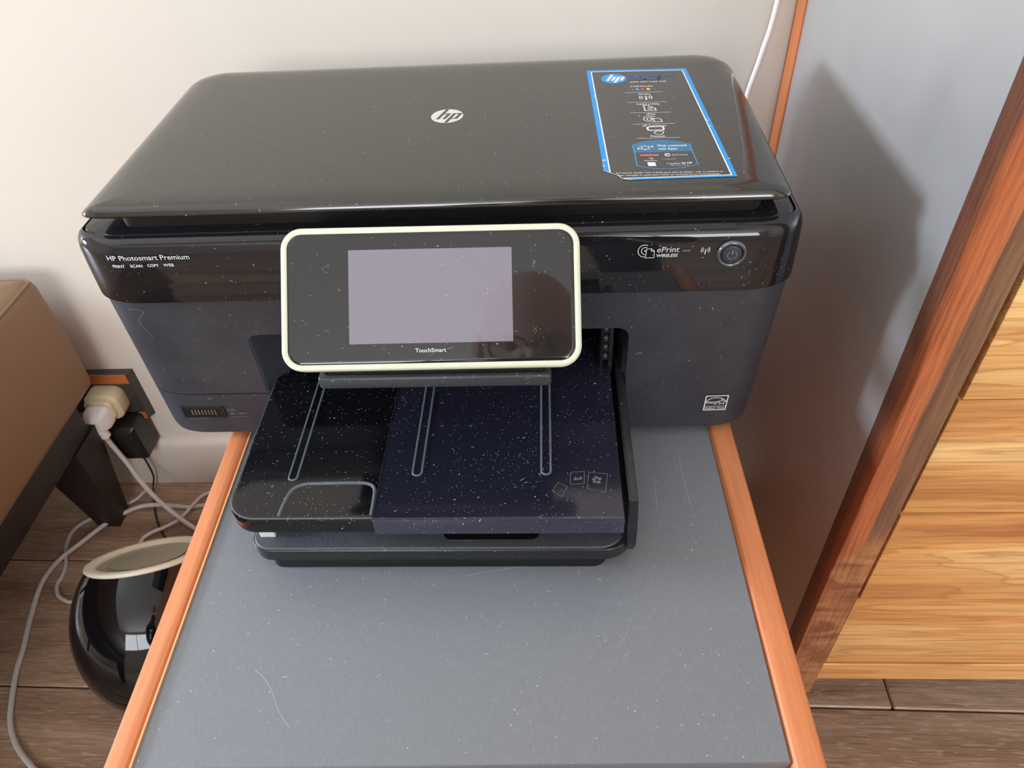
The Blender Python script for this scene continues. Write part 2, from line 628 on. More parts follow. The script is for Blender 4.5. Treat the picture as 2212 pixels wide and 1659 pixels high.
def wall_with_hole(bm, axis, p0, p1, a0, a1, z0, z1, ha0, ha1, hz0, hz1):
    segs = ((a0, ha0, z0, z1), (ha1, a1, z0, z1), (ha0, ha1, z0, hz0), (ha0, ha1, hz1, z1))
    for s0, s1, q0, q1 in segs:
        if axis == 'x':
            box(bm, p0, p1, s0, s1, q0, q1)
        else:
            box(bm, s0, s1, p0, p1, q0, q1)
    return bm


WL = (-0.30, 0.14, 0.36, 0.84)
WB = (-1.25, 1.65, 0.77, 1.93)
struct('wall_left', wall_with_hole(BM(), 'x', RX0 - T, RX0, RY0, RY1, RZ0 - T, RZ1, *WL), M['wall'])
struct('wall_front', wall_with_hole(BM(), 'y', RY0 - T, RY0, RX0 - T, RX1 + T, RZ0 - T, RZ1, *WB), M['wall'])


def window(name, axis, p, a0, a1, z0, z1, bars):
    bm = BM()
    t = 0.035
    def bx(s0, s1, q0, q1):
        if axis == 'x':
            box(bm, p - 0.012, p + 0.018, s0, s1, q0, q1)
        else:
            box(bm, s0, s1, p - 0.012, p + 0.018, q0, q1)
    bx(a0, a1, z0, z0 + t)
    bx(a0, a1, z1 - t, z1)
    bx(a0, a0 + t, z0, z1)
    bx(a1 - t, a1, z0, z1)
    for i in range(bars):
        c = a0 + (a1 - a0) * (i + 1) / (bars + 1)
        bx(c - t * 0.6, c + t * 0.6, z0, z1)
    struct(name, bm, M['window_frame'])


window('window_1', 'x', RX0, *WL, 0)
window('window_2', 'y', RY0, *WB, 2)

# floor: slab with planks laid along x (each plank a child)
floor = struct('floor', box(BM(), RX0 - T, RX1 + T, RY0 - T, RY1 + T, RZ0 - T, RZ0 - 0.004), M['chassis'])
PW, PL = 0.183, 1.25
bm = BM()
box(bm, -PL / 2 + 0.0008, PL / 2 - 0.0008, -PW / 2 + 0.0008, PW / 2 - 0.0008, -0.012, 0.0, 0.0018, 1)
pme = bpy.data.meshes.new('plank')
bm.to_mesh(pme)
bm.free()
finish(pme, M['floor_wood'], 20)
ang = -0.020
random.seed(4)
ca, sa = math.cos(ang), math.sin(ang)
# joint passes through (-.52,.009) and (.37,-.018); butt joint at x=.46 just behind it
rows = []
for r in range(-19, 3):
    yc = -0.006 + (r + 0.5) * PW
    off = {0: 0.4605, -1: 0.95}.get(r, random.uniform(0, PL))
    for k in range(-3, 4):
        xc = off + (k + 0.5) * PL
        X, Y = ca * xc - sa * yc, sa * xc + ca * yc
        if X - PL / 2 < RX0 - 0.05 or X + PL / 2 > RX1 + 0.05 + PL * 0.4 or Y < RY0 - 0.02 or Y > RY1 + 0.12:
            if not (-1.9 < X < 1.9 and -0.5 < Y < RY1 + 0.12):
                continue
        o = link(bpy.data.objects.new('plank', pme))
        o.parent = floor
        o.location = (X, Y, RZ0)
        o.rotation_euler = (0, 0, ang)

bm = BM()
slab(bm, RX0, RX1, RY1 - 0.013, RY1 + 0.01, 0.0005, [(0, RZ0), (0, RZ0 + 0.078), (0.002, RZ0 + 0.086), (0.005, RZ0 + 0.090), (0.0095, RZ0 + 0.092)], 2)
struct('baseboard_back', bm, M['wall'])

# ------------------------------------------------------------------ side table under the printer (turned about one degree)
TH = 0.0192
table = thing('side_table', 'dark grey laminate side table with cherry wood edging, standing under the printer', 'table', (0, 0, RZ0), TH)
tm = Matrix.Rotation(TH, 4, 'Z')
XL, XR, YT, YB = -0.1702, 0.1943, -0.2447, 0.325
bm = BM()
slab(bm, XL, XR, YT, YB, 0.0008, [(0, -0.018), (0, -0.0008), (0.0006, 0.0)], 2)
obj('tabletop', bm, M['laminate'], table, mw=tm)
for side, (a, b) in (('l', (-0.1872, XL)), ('r', (XR, 0.2135))):
    bm = BM()
    ra = (0.010, 0.030)
    rad = [ra, 0.0008, 0.002, 0.002] if side == 'l' else [0.0008, ra, 0.002, 0.002]
    slab(bm, a, b, YT - 0.034, YB, rad, [(0, RZ0 + 0.004), (0, -0.004), (0.0006, -0.0015), (0.0016, 0.0), (0.0026, 0.0014), (0.005, 0.0020)], 8)
    obj('side_panel', bm, M['table_edge'], table, mw=tm)
bm = BM()
box(bm, XL - 0.0002, XL + 0.0010, YT, YB, -0.004, 0.0018)  # thin strip added as the painted highlight beside the laminate
obj('edge_highlight', bm, M['lip_highlight'], table, mw=tm, label='painted highlight line along the left edging')
bm = BM()
box(bm, XL, XR, YB - 0.016, YB - 0.002, RZ0 + 0.05, -0.0185)
obj('back_panel', bm, M['laminate_edge'], table, mw=tm)
M['scratch'] = plain('scratch', (0.42, 0.44, 0.47, 1), 0.6)
for pts, wd in (([(-0.111, -0.1902), (-0.1038, -0.1954), (-0.0964, -0.2039), (-0.0917, -0.2122), (-0.0864, -0.2189), (-0.0808, -0.2246)], 0.00035),
                ([(0.1683, -0.0208), (0.1687, -0.0456), (0.1707, -0.0708)], 0.0003), ([(0.015, -0.1242), (0.0334, -0.1204), (0.055, -0.1168)], 0.0003),
                ([(0.147, -0.0409), (0.1464, -0.0706)], 0.0003)):
    cp = catmull([(x, y, 0) for x, y in pts], 5)
    obj('scratch', ribbon(BM(), [(p.x, p.y) for p in cp], wd, False, 0.00008), M['scratch'], table, smooth=0)
for z0, z1 in ((-0.150, -0.0215), (-0.285, -0.154), (-0.425, -0.289)):
    bm = BM()
    box(bm, XL + 0.0015, XR - 0.0015, YT - 0.0225, YT - 0.0045, z0, z1, 0.001, 1)
    d = obj('drawer_front', bm, M['laminate_edge'], table, mw=tm)
    bm = BM()
    zc = z1 - 0.030
    tube(bm, [(-0.04, YT - 0.022, zc), (-0.04, YT - 0.043, zc), (0.06, YT - 0.043, zc), (0.06, YT - 0.022, zc)], 0.004, 10)
    hh = obj('handle', bm, M['chrome'], None, mw=tm)
    hh.parent = d
    hh.data.transform(world_of(d).inverted())
bm = BM()
box(bm, XL, XR, YT + 0.01, YB - 0.02, RZ0 + 0.02, RZ0 + 0.036)
obj('bottom_board', bm, M['laminate_edge'], table, mw=tm)

# ------------------------------------------------------------------ cabinet on the right
CX = 0.302
cab = thing('cabinet', 'wooden cabinet with golden plank front and grey metallic side panel, right of the printer', 'cabinet', (0.70, 0.14, RZ0))
ZB, ZT = -0.305, 0.62
obj('side_panel', box(BM(), CX, CX + 0.018, -0.026, 0.3135, ZB + 0.004, ZT - 0.01), M['metal_panel'], cab, label='grey metallic side panel')
obj('back_edge', box(BM(), CX - 0.002, CX + 0.022, 0.3135, 0.341, ZB, ZT, 0.0008, 1), M['strip_wood'], cab, label='orange wood strip against the wall')
bm = BM()
slab(bm, CX - 0.002, 0.3315, -0.0500, -0.0255, [0.0012, 0.002, 0.0005, 0.0005], [(0.0006, -0.334), (0, -0.333), (0, ZT)], 3)
o = obj('corner_post', bm, M['post_wood'], cab, label='corner post of red and brown striped heartwood')
post = o
# straight object frame so the bands start at the seam
post.data.transform(world_of(cab))
post.data.transform(Matrix.Translation((-CX, 0.026, 0)))
post.location = Vector((CX, -0.026, 0)) - Vector(cab.location)
seams = [0.2480, 0.0812, -0.0395, -0.1585, -0.2745]
dy = [0.0, 0.0012, -0.0006, 0.0006]
dx = [0.3368, 0.3356, 0.3346, 0.3334]
for i in range(4):
    bm = BM()
    box(bm, dx[i], 1.10, -0.0475 + dy[i], -0.026, seams[i + 1] + 0.0009, seams[i] - 0.0009, 0.0007, 2)
    obj('drawer_front', bm, M['drawer_wood'], cab)
for z0, z1 in ((0.2486, 0.40), (0.4004, ZT - 0.03)):
    obj('drawer_front', box(BM(), 0.3345, 1.10, -0.0475, -0.026, z0, z1, 0.0011, 2), M['drawer_wood'], cab)
obj('bottom_rail', box(BM(), 0.3305, 1.13, -0.0488, -0.027, ZB, -0.2750, 0.0008, 1), M['drawer_wood'], cab)
obj('top_board', box(BM(), CX - 0.004, 1.14, -0.055, 0.341, ZT, ZT + 0.022, 0.002, 2), M['drawer_wood'], cab)
obj('bottom_board', box(BM(), CX + 0.018, 1.12, -0.027, 0.335, ZB, ZB + 0.016), M['dark_wood'], cab)
obj('carcass', box(BM(), CX + 0.018, 1.12, -0.0262, 0.333, ZB + 0.016, ZT - 0.002), M['dark_wood'], cab)
for lx, ly in ((0.40, 0.28), (1.05, 0.28), (0.56, 0.12), (1.05, 0.06)):
    obj('leg', box(BM(), lx, lx + 0.04, ly, ly + 0.04, RZ0, ZB), M['dark_wood'], cab)

# ------------------------------------------------------------------ printer
pr = thing('printer', 'black all-in-one inkjet printer with glossy lid and tilted touch display, on the side table', 'printer', (0, 0.12, 0))
XA, XB, DY0, DY1 = -0.2388, 0.2328, 0.0, 0.247      # outline of the glossy band
CRX, CRY = 0.036, 0.022
RC = [(CRX, CRY), (CRX, CRY), 0.030, 0.030]


def y_front(x, off=0.0):
    """front surface of the body at x, grown outwards by off"""
    ax = (XA + CRX) - x if x < 0 else x - (XB - CRX)
    if ax <= 0:
        return DY0 - off
    t = min(ax / (CRX + off), 0.999)
    return DY0 - off + (CRY + off) * (1 - math.sqrt(1 - t * t))


def path_pts(ins, n=12):
    """closed plan outline, dense, with extra columns at the bay"""
    pts = rr(XA + 0.0014, XB - 0.0014, DY0 + 0.0006, DY1, RC, n, ins)
    k = n + 1
    front_mid = []
    xs = [-0.18, -0.16, -0.1405] + [-0.1405 + 0.008 * t for t in (0.15, 0.4, 0.7, 1.0)] + [-0.1, -0.05, 0, 0.05, 0.09] + \
         [0.1265 - 0.008 * t for t in (1.0, 0.7, 0.4, 0.15)] + [0.1265, 0.15, 0.17]
    for x in xs:
        front_mid.append((x, DY0 + 0.0006 + ins))
    return pts[:k] + front_mid + pts[k:] + [(XA + 0.0014, 0.0812), (XA + 0.0014, 0.0798)]


def z_low(x, y):
    rb = 0.014
    a = (XA + 0.0014 + rb) - x if x < 0 else x - (XB - 0.0014 - rb)
    if a > 0:
        a = min(a, rb * 0.999)
        return 0.010 + rb - math.sqrt(rb * rb - a * a)
    return 0.010


def bay_z(x):
    r = 0.008
    d = None
    if x < -0.1405 + r:
        d = (-0.1405 + r) - x
    elif x > 0.1265 - r:
        d = x - (0.1265 - r)
    if d is None:
        return 0.108
    d = min(d, r)
    return 0.108 - (r - math.sqrt(max(r * r - d * d, 0)))


def skin(segs, ins_list, zfun):
    """vertical skin on the body outline; zfun(i, (x,y)) -> (zlo, zhi) or None to leave out"""
    bm = BM()
    P = path_pts(0.0)
    n = len(P)
    def col(i):
        x, y = P[i]
        z = zfun(x, y)
        return z
    for i in range(n):
        j = (i + 1) % n
        mx, my = (P[i][0] + P[j][0]) / 2, (P[i][1] + P[j][1]) / 2
        inbay = my < 0.0012 and -0.1405 < mx < 0.1265
        zi, zj = zfun(P[i][0], P[i][1], inbay), zfun(P[j][0], P[j][1], inbay)
        if zi is None or zj is None:
            continue
        lo, hi = (zi[0], zj[0]), (zi[1], zj[1])
        cuts = [lo, hi]
        if not inbay and hi[0] > 0.101:
            cuts = [lo, (0.100, 0.100), hi]
        for (a0, a1), (b0, b1) in zip(cuts[:-1], cuts[1:]):
            vs = [bm.verts.new((P[i][0], P[i][1], a0)), bm.verts.new((P[j][0], P[j][1], a1)),
                  bm.verts.new((P[j][0], P[j][1], b1)), bm.verts.new((P[i][0], P[i][1], b0))]
            bm.faces.new(vs)
    bmesh.ops.remove_doubles(bm, verts=bm.verts, dist=1e-6)
    for v in bm.verts:      # the satin body narrows a little towards its base
        t = max(0.0, min(1.0, (0.138 - v.co.z) / 0.128))
        wgt = max(0.0, min(1.0, (abs(v.co.x) - 0.16) / 0.07))
        v.co.x += (0.0028 if v.co.x < 0 else -0.0068) * t * wgt
    return bm


def thick(bm, th):
    """give an open skin a wall thickness, inwards"""
    bmesh.ops.recalc_face_normals(bm, faces=bm.faces)
    c = Vector((0, 0.12, 0))
    s_ = sum((f.normal.dot(f.calc_center_median() - c)) * f.calc_area() for f in bm.faces)
    if s_ < 0:
        bmesh.ops.reverse_faces(bm, faces=bm.faces)
    bmesh.ops.solidify(bm, geom=list(bm.faces), thickness=th)
    return bm


ZS = 0.1378     # seam between satin front and glossy panel
ZC = 0.0515     # card reader seam


def z_main(x, y, bay):
    if bay:
        return (bay_z(x), ZS)
    if x < -0.130 and y < 0.08:
        # soft corner of the seam at the left end
        return (ZC + 0.0005, ZS)
    return (z_low(x, y), ZS)


def z_card(x, y, bay):
    if bay or not (x < -0.130 and y < 0.08):
        return None
    return (z_low(x, y), ZC - 0.0005)


def fix_card(bm):
    return bm


# the satin shell: the column where the card panel ends must stay closed
obj('front_shell', thick(skin(None, None, z_main), 0.0016), M['matte'], pr)
obj('card_reader_panel', thick(skin(None, None, z_card), 0.0016), M['matte'], pr)

bm = BM()
cp = catmull([(-0.2155, 0.1328, 0), (-0.2046, 0.1314, 0), (-0.2100, 0.1251, 0), (-0.2112, 0.1203, 0), (-0.2080, 0.1119, 0), (-0.2060, 0.1090, 0)], 6)
ribbon(bm, [(p.x, p.y) for p in cp], 0.00025)
for v in bm.verts:
    v.co = Vector((v.co.x, y_front(v.co.x, 0.0003), v.co.y))
obj('stray_hair', bm, M['print_dim'], pr, smooth=0)
# memory card slot
slot_frame = BM()
for (a, b, c_, d) in ((-0.2125, -0.1785, 0.0378, 0.0386), (-0.2125, -0.1785, 0.0270, 0.0282), (-0.2125, -0.2110, 0.0282, 0.0378), (-0.1797, -0.1785, 0.0282, 0.0378)):
    x0, x1, z0, z1 = a, b, c_, d
    yb = max(y_front(x0), y_front(x1))
    vs = [slot_frame.verts.new(p) for p in ((x0, y_front(x0) - 0.0007, z0), (x1, y_front(x1) - 0.0007, z0), (x1, y_front(x1) - 0.0007, z1), (x0, y_front(x0) - 0.0007, z1),
                                            (x0, yb + 0.001, z0), (x1, yb + 0.001, z0), (x1, yb + 0.001, z1), (x0, yb + 0.001, z1))]
    for q in ((0, 1, 2, 3), (0, 4, 5, 1), (1, 5, 6, 2), (2, 6, 7, 3), (3, 7, 4, 0), (4, 7, 6, 5)):
        slot_frame.faces.new([vs[i] for i in q])
slot = obj('card_slot', slot_frame, M['rail'], pr)
bm = BM()
vs = [bm.verts.new(p) for p in ((-0.2110, y_front(-0.2110) - 0.0002, 0.0282), (-0.1797, y_front(-0.1797) - 0.0002, 0.0282),
                                (-0.1797, y_front(-0.1797) - 0.0002, 0.0378), (-0.2110, y_front(-0.2110) - 0.0002, 0.0378))]
bm.faces.new(vs)
dk = obj('slot_opening', bm, M['chassis'], None)
dk.parent = slot
dk.data.transform(world_of(slot).inverted())
for k in range(8):
    x = -0.2045 + 0.0026 * k
    p = obj('contact_pin', box(BM(), x, x + 0.0009, y_front(x) - 0.0009, y_front(x) + 0.002, 0.0312, 0.0356), M['pins'], None, smooth=0)
    p.parent = slot
    p.data.transform(world_of(slot).inverted())

# glossy control panel band running round the body
bm = BM()
prof = [(0.0004, ZS + 0.0004), (-0.0010, ZS + 0.0010), (-0.0012, ZS + 0.003), (-0.0008, 0.160), (0.0, 0.1745), (0.0006, 0.1775), (0.0020, 0.1806), (0.0045, 0.1831), (0.0075, 0.1846), (0.0095, 0.1850), (0.0098, 0.1842), (0.0098, 0.178)]
slab(bm, XA, XB, DY0, DY1, RC, prof, 16, cap0=False, cap1=False, kx=0.62)
band = obj('control_panel', bm, M['gloss'], pr, smooth=50, label='glossy black control panel band')
# recessed deck, scanner bed and lid
bm = BM()
slab(bm, XA, XB, DY0, DY1, RC, [(0.0100, 0.176), (0.0108, 0.1842), (0.0122, 0.1852), (0.03, 0.1868), (0.035, 0.1869)], 16, kx=0.62)
obj('scanner_deck', bm, M['gloss'], pr)
bm = BM()
slab(bm, -0.206, 0.206, 0.018, 0.236, 0.010, [(0, 0.186), (0, 0.1965)], 6)
obj('lid_gasket', bm, M['chassis'], pr)
bm = BM()
lr = [(0.014, 0.014), (0.016, 0.016), 0.030, 0.030]
slab(bm, -0.2246, 0.2208, 0.0092, 0.2430, lr,
     [(0.016, 0.1945), (0.004, 0.1968), (0.0006, 0.1978), (0.0, 0.1984), (0.0003, 0.1992), (0.0022, 0.2008), (0.0055, 0.2026), (0.0100, 0.2039), (0.0155, 0.2047), (0.022, 0.2051), (0.032, 0.20525), (0.045, 0.2053)], 14)
for v_ in bm.verts:      # the front edge is crisper than the sides
    d_ = v_.co.y - 0.0092
    if d_ < 0.05:
        t_ = max(0.0, min(1.0, d_ / 0.05))
        v_.co.y = 0.0092 + d_ * (0.30 + 0.70 * t_)
lid = obj('lid', bm, M['lid'], pr, smooth=60)

# chassis behind the skins, with the paper bay left open
bm = BM()
for x0, x1, rl in ((-0.2310, -0.1440, [(0.034, 0.020), 0.001, 0.001, 0.027]), (0.1300, 0.2210, [0.001, (0.034, 0.020), 0.027, 0.001])):
    slab(bm, x0, x1, 0.003, 0.242, rl, [(0.012, 0.012), (0.0, 0.026), (0.0, 0.182)], 8)
box(bm, -0.1445, 0.1305, 0.003, 0.242, 0.1100, 0.182)
box(bm, -0.1445, 0.1305, 0.130, 0.242, 0.0120, 0.112)
obj('chassis', bm, M['chassis'], pr)
# bay cheeks: flared left wall and right wall
bm = BM()
def sheet(bm, a, b, z0, z1):
    vs = [bm.verts.new((a[0], a[1], z0)), bm.verts.new((b[0], b[1], z0)), bm.verts.new((b[0], b[1], z1)), bm.verts.new((a[0], a[1], z1))]
    bm.faces.new(vs)
sheet(bm, (0.1265, 0.0005), (0.1225, 0.022), 0.010, 0.1085)
sheet(bm, (0.1225, 0.022), (0.1225, 0.129), 0.010, 0.1085)
for z in (0.1086, ):
    vs = [bm.verts.new(p) for p in ((-0.1405, 0.0008, z), (0.1265, 0.0008, z), (0.1265, 0.129, z), (-0.1405, 0.129, z))]
    bm.faces.new(vs)
obj('bay_lining', bm, M['rail'], pr)
bm = BM()
sheet(bm, (-0.1405, 0.0008), (-0.1385, 0.0016), 0.010, 0.1085)
sheet(bm, (-0.1385, 0.0016), (-0.1175, 0.0240), 0.010, 0.1085)
sheet(bm, (-0.1175, 0.0240), (-0.1175, 0.129), 0.010, 0.1085)
obj('bay_cheek', bm, M['matte'], pr, smooth=0)
for k in range(4):
    bm = BM()
    mt = Matrix.Translation((0.1120, 0.016 + 0.0, 0.096 - 0.0085 * k)) @ Matrix.Rotation(PI / 2, 4, 'Y')
    lathe(bm, [(0.0, -0.002), (0.0035, -0.002), (0.0042, -0.001), (0.0042, 0.001), (0.0035, 0.002), (0.0, 0.002)], 14, mt)
    obj('feed_roller', bm, M['rail'], pr)
obj('roller_bracket', box(BM(), 0.1085, 0.1105, 0.012, 0.03, 0.060, 0.108), M['chassis'], pr)
obj('roller_bracket', box(BM(), 0.1145, 0.1175, 0.014, 0.03, 0.055, 0.108), M['rail'], pr)
for fx, fy in ((-0.185, 0.03), (0.175, 0.03), (-0.175, 0.215), (0.165, 0.215)):
    bm = BM()
    lathe(bm, [(0.0, 0.0), (0.009, 0.0), (0.010, 0.001), (0.010, 0.013), (0.0, 0.013)], 20, Matrix.Translation((fx, fy, 0.0)))
    obj('rubber_foot', bm, M['chassis'], pr)

# --- lower paper tray with side rail
bm = BM()
slab(bm, -0.1295, 0.1255, -0.1190, 0.120, [0.014, 0.020, 0.002, 0.002],
     [(0.0040, 0.0096), (0.0010, 0.0100), (0.0, 0.0110), (0.0, 0.0205), (0.0006, 0.0212), (0.0030, 0.0212)], 10)
ltray = obj('paper_tray', bm, M['rail'], pr)
bm = BM()
slab(bm, -0.1285, 0.1200, -0.1180, 0.118, [0.013, 0.018, 0.001, 0.001], [(0.0, 0.020), (0.0, 0.0212), (0.0010, 0.0222), (0.006, 0.0224)], 8)
bm_b = BM()
slab(bm_b, -0.1190, 0.1085, -0.1178, 0.118, [0.008, 0.010, 0.002, 0.002], [(0.0, 0.0008), (0.0, 0.0102)], 8)
tray_base = obj('tray_base', bm_b, M['chassis'], pr)


def sub(o, par):
    o.parent = par
    o.data.transform(world_of(par).inverted())
    return o
sub(obj('tray_cover', bm, M['textured'], None, label='dust-covered textured tray cover'), ltray)
bm = BM()
slab(bm, -0.0010, 0.0640, -0.1125, -0.080, [0.006, 0.006, 0.002, 0.002], [(0.0, 0.0215), (0.0008, 0.0226)], 6)  # raised dark patch painting the shade of a recess that is not cut
sub(obj('recess_shade_patch', bm, M['chassis'], None), ltray)
bm = BM()
for k, pts in enumerate((((0.0693, -0.088), (0.0693, -0.1040), (0.0710, -0.1057), (0.1042, -0.1052), (0.1059, -0.1035), (0.1059, -0.088)),)):
    ribbon(bm, pts, 0.0004, z=0.0227)
sub(obj('icon_border', bm, M['print_grey'], None, smooth=0), ltray)
bm = BM()
ribbon(bm, [(0.0735, -0.090), (0.0734, -0.1030), (0.0844, -0.1028), (0.0846, -0.090)], 0.0007, z=0.0228)
ribbon(bm, [(0.0889, -0.090), (0.0893, -0.1008), (0.0958, -0.1006), (0.0961, -0.090)], 0.0006, z=0.0228)
ribbon(bm, [(0.0893, -0.1006), (0.0930, -0.0925)], 0.0005, z=0.0228)
ribbon(bm, [(0.0918, -0.0962), (0.0940, -0.0985), (0.0957, -0.0970)], 0.0005, z=0.0228)
ribbon(bm, arc(0.1005, -0.0925, 0.0022, 0.0022, 200, 420), 0.0006, z=0.0228)
sub(obj('paper_size_icon', bm, M['print_dim'], None, smooth=0), ltray)
sub(obj('size_tab', box(BM(), -0.1238, -0.1133, -0.1085, -0.090, 0.0210, 0.0300, 0.0006, 1), M['plug_white'], None, label='pale grey size tab'), ltray)
# right side rail: a wall that drops and wraps into the front
bm = BM()
prof = [(-0.1155, 0.0215), (-0.1165, 0.028), (-0.1150, 0.036), (-0.1125, 0.050), (-0.1095, 0.0595), (-0.1060, 0.0605), (0.040, 0.0600), (0.040, 0.0110), (-0.100, 0.0110), (-0.1135, 0.0140)]
va = [bm.verts.new((0.1196, y, z)) for y, z in prof]
vb = [bm.verts.new((0.1256, y, z)) for y, z in prof]
bm.faces.new(va)
bm.faces.new(list(reversed(vb)))
for i in range(len(prof)):
    j = (i + 1) % len(prof)
    bm.faces.new((va[i], vb[i], vb[j], va[j]))
bmesh.ops.bevel(bm, geom=[e for e in bm.edges if e.verts[0].co.x == e.verts[1].co.x], offset=0.0009, segments=2, affect='EDGES')
obj('side_rail', bm, M['rail'], pr)

# --- upper output tray
ZO = 0.0600
bm = BM()
slab(bm, -0.1345, 0.1165, -0.1225, 0.050, [0.020, 0.004, 0.002, 0.002],
     [(0.0080, 0.0415), (0.0075, 0.0455), (0.0012, 0.0456), (0.0, 0.0470), (0.0, 0.0575), (0.0005, 0.0590), (0.0016, 0.0598), (0.0035, ZO)], 10)
otray = obj('output_tray', bm, M['tray'], pr)
# dusty outline of the rounded edge
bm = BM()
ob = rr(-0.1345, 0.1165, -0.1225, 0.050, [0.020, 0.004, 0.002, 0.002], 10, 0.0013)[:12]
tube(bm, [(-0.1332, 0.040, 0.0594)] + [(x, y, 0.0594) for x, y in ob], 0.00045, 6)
sub(obj('rim_outline', bm, M['dusty'], None), otray)


def u_bead(name, x, w, y0, y1, par, z, r=0.00075):
    pts = [(x - w / 2, y1, z)] + [(x - w / 2, y0 + w / 2, z)] + \
          [(x + w / 2 * math.cos(a), y0 + w / 2 + w / 2 * math.sin(a), z) for a in [PI + PI * i / 8 for i in range(1, 8)]] + \
          [(x + w / 2, y0 + w / 2, z), (x + w / 2, y1, z)]
    b = BM()
    tube(b, pts, r, 7)
    sub(obj(name, b, M['dusty'], None), par)
    b = BM()
    slab(b, x - w / 2, x + w / 2, y0, y1, [w * 0.45, w * 0.45, 0.0005, 0.0005], [(0.0, z - 0.002), (0.0003, z + 0.0001)], 6)
    sub(obj('rib_floor', b, M['tray_blue'] if par.name.startswith('photo') else M['tray'], None), par)


u_bead('rib', -0.0968, 0.0056, -0.0912, 0.045, otray, ZO + 0.0002)
# finger notch at the front left
bm = BM()
pts = catmull([(-0.0985, -0.1200, ZO), (-0.0975, -0.1100, ZO), (-0.0950, -0.0995, ZO), (-0.0885, -0.0948, ZO), (-0.0780, -0.0940, ZO),
               (-0.0560, -0.0937, ZO), (-0.0460, -0.0945, ZO), (-0.0415, -0.0985, ZO), (-0.0405, -0.1080, ZO), (-0.0402, -0.1195, ZO)], 5)
tube(bm, pts, 0.0012, 8)
sub(obj('finger_notch', bm, M['dusty'], None), otray)

# smoky photo tray cover on the right half
bm = BM()
slab(bm, -0.0385, 0.1158, -0.1240, 0.048, [0.0006, 0.0012, 0.001, 0.001],
     [(0.0, 0.0602), (0.0, 0.0612), (0.0004, 0.0617)], 4)
ext = obj('photo_tray_cover', bm, M['tray_blue'], pr, label='smoky blue see-through photo tray cover')
bm = BM()
slab(bm, -0.0385, 0.1158, -0.1252, -0.1222, [0.0006, 0.0006, 0.0004, 0.0004], [(0.0003, 0.0478), (0.0, 0.0483), (0.0, 0.0606), (0.0006, 0.0619)], 3)
sub(obj('front_lip', bm, M['tray_lip'], None), ext)
for x in (-0.0150, 0.0685):
    u_bead('rib', x, 0.0060, -0.0895, 0.045, ext, 0.0618)
bm = BM()
sub(obj('cover_edge', box(bm, -0.0389, -0.0383, -0.1235, 0.040, 0.0600, 0.0620, 0.0001, 1), M['rail'], None), ext)
bm = BM()
def quad(bm, pts, wd, z):
    ribbon(bm, pts, wd, True, z)
Zt = 0.06185
quad(bm, [(0.0840, -0.0880), (0.0929, -0.0873), (0.0924, -0.0972), (0.0837, -0.0978)], 0.0004, Zt)
quad(bm, [(0.0958, -0.0881), (0.1075, -0.0894), (0.1054, -0.1040), (0.0940, -0.1013)], 0.0004, Zt)
quad(bm, [(0.0762, -0.0960), (0.0818, -0.1000), (0.0780, -0.1075), (0.0722, -0.1030)], 0.0004, Zt)
for (a, b) in (((0.0855, -0.0945), (0.0912, -0.0940)),):
    poly(bm, [(a[0], a[1]), (a[0] + 0.0015, a[1] + 0.003), (a[0] + 0.003, a[1] + 0.001), (b[0], b[1] + 0.003), (b[0], b[1])], Zt)
for a in (30, 100, 160, 220, 300):
    r_ = 0.0026
    cx, cy = 0.1006 + 0.0020 * math.cos(math.radians(a)), -0.0945 + 0.0020 * math.sin(math.radians(a))
    poly(bm, arc(cx, cy, 0.0013, 0.0013, 0, 330, 8), Zt)
sub(obj('photo_icon', bm, M['print_grey'], None, smooth=0), ext)

# ------------------------------------------------------------------ writing on the body front
def on_front(bm, lift=0.0008):
    """local (x, y) -> body front surface (x, z)"""
    for v in bm.verts:
        x, z = v.co.x, v.co.y
        v.co = Vector((x, y_front(x, lift + v.co.z), z))
    return bm


def densify(bm, cuts=1):
    return bm


M1 = []
bm = text_bm('HP Photosmart Premium', -0.2119, -0.1575, 0.17265, 0.0038, 0.006)
merge(bm, text_bm('PRINT', -0.2105, -0.2022, 0.1672, 0.0022, 0.02))
merge(bm, text_bm('SCAN', -0.1985, -0.1905, 0.1673, 0.0022, 0.02))
merge(bm, text_bm('COPY', -0.1872, -0.1795, 0.1674, 0.0022, 0.02))
merge(bm, text_bm('WEB', -0.1765, -0.1695, 0.1675, 0.0022, 0.02))
sub(obj('lettering', on_front(bm), M['print_white'], None, smooth=0), band)
bm = text_bm('ePrint', 0.1398, 0.1535, 0.1690, 0.0041, 0.0, 0.12)
merge(bm, text_bm('WIRELESS', 0.1396, 0.1528, 0.1655, 0.0022, 0.02, 0.1))
ribbon(bm, arc(0.1320, 0.1702, 0.0040, 0.0044, 62, 278, 28), 0.00045)
ribbon(bm, arc(0.1324, 0.1702, 0.0023, 0.0026, 62, 275, 20), 0.00045)
poly(bm, arc(0.1326, 0.1702, 0.0007, 0.0008, 90, 270, 8))
quad(bm, [(0.1328, 0.1650), (0.1333, 0.1717), (0.1362, 0.1717), (0.1381, 0.1700), (0.1382, 0.1651)], 0.0004, 0)
ribbon(bm, [(0.1361, 0.1715), (0.1362, 0.1699), (0.1380, 0.1699)], 0.0004)
for s_ in (-1, 1):
    for rr_ in (0.0016, 0.0026):
        a0 = 0 if s_ > 0 else 180
        ribbon(bm, arc(0.1696, 0.1700, rr_, rr_ * 1.05, a0 - 45, a0 + 45, 10), 0.0004)
ribbon(bm, [(0.1695, 0.1668), (0.1697, 0.1705)], 0.0006)
sub(obj('lettering', on_front(bm), M['print_white'], None, smooth=0), band)
bm = BM()
slab(bm, 0.1555, 0.1605, 0.1690, 0.1704, 0.0006, [(0.0, -0.0002), (0.0002, 0.0002)], 5)
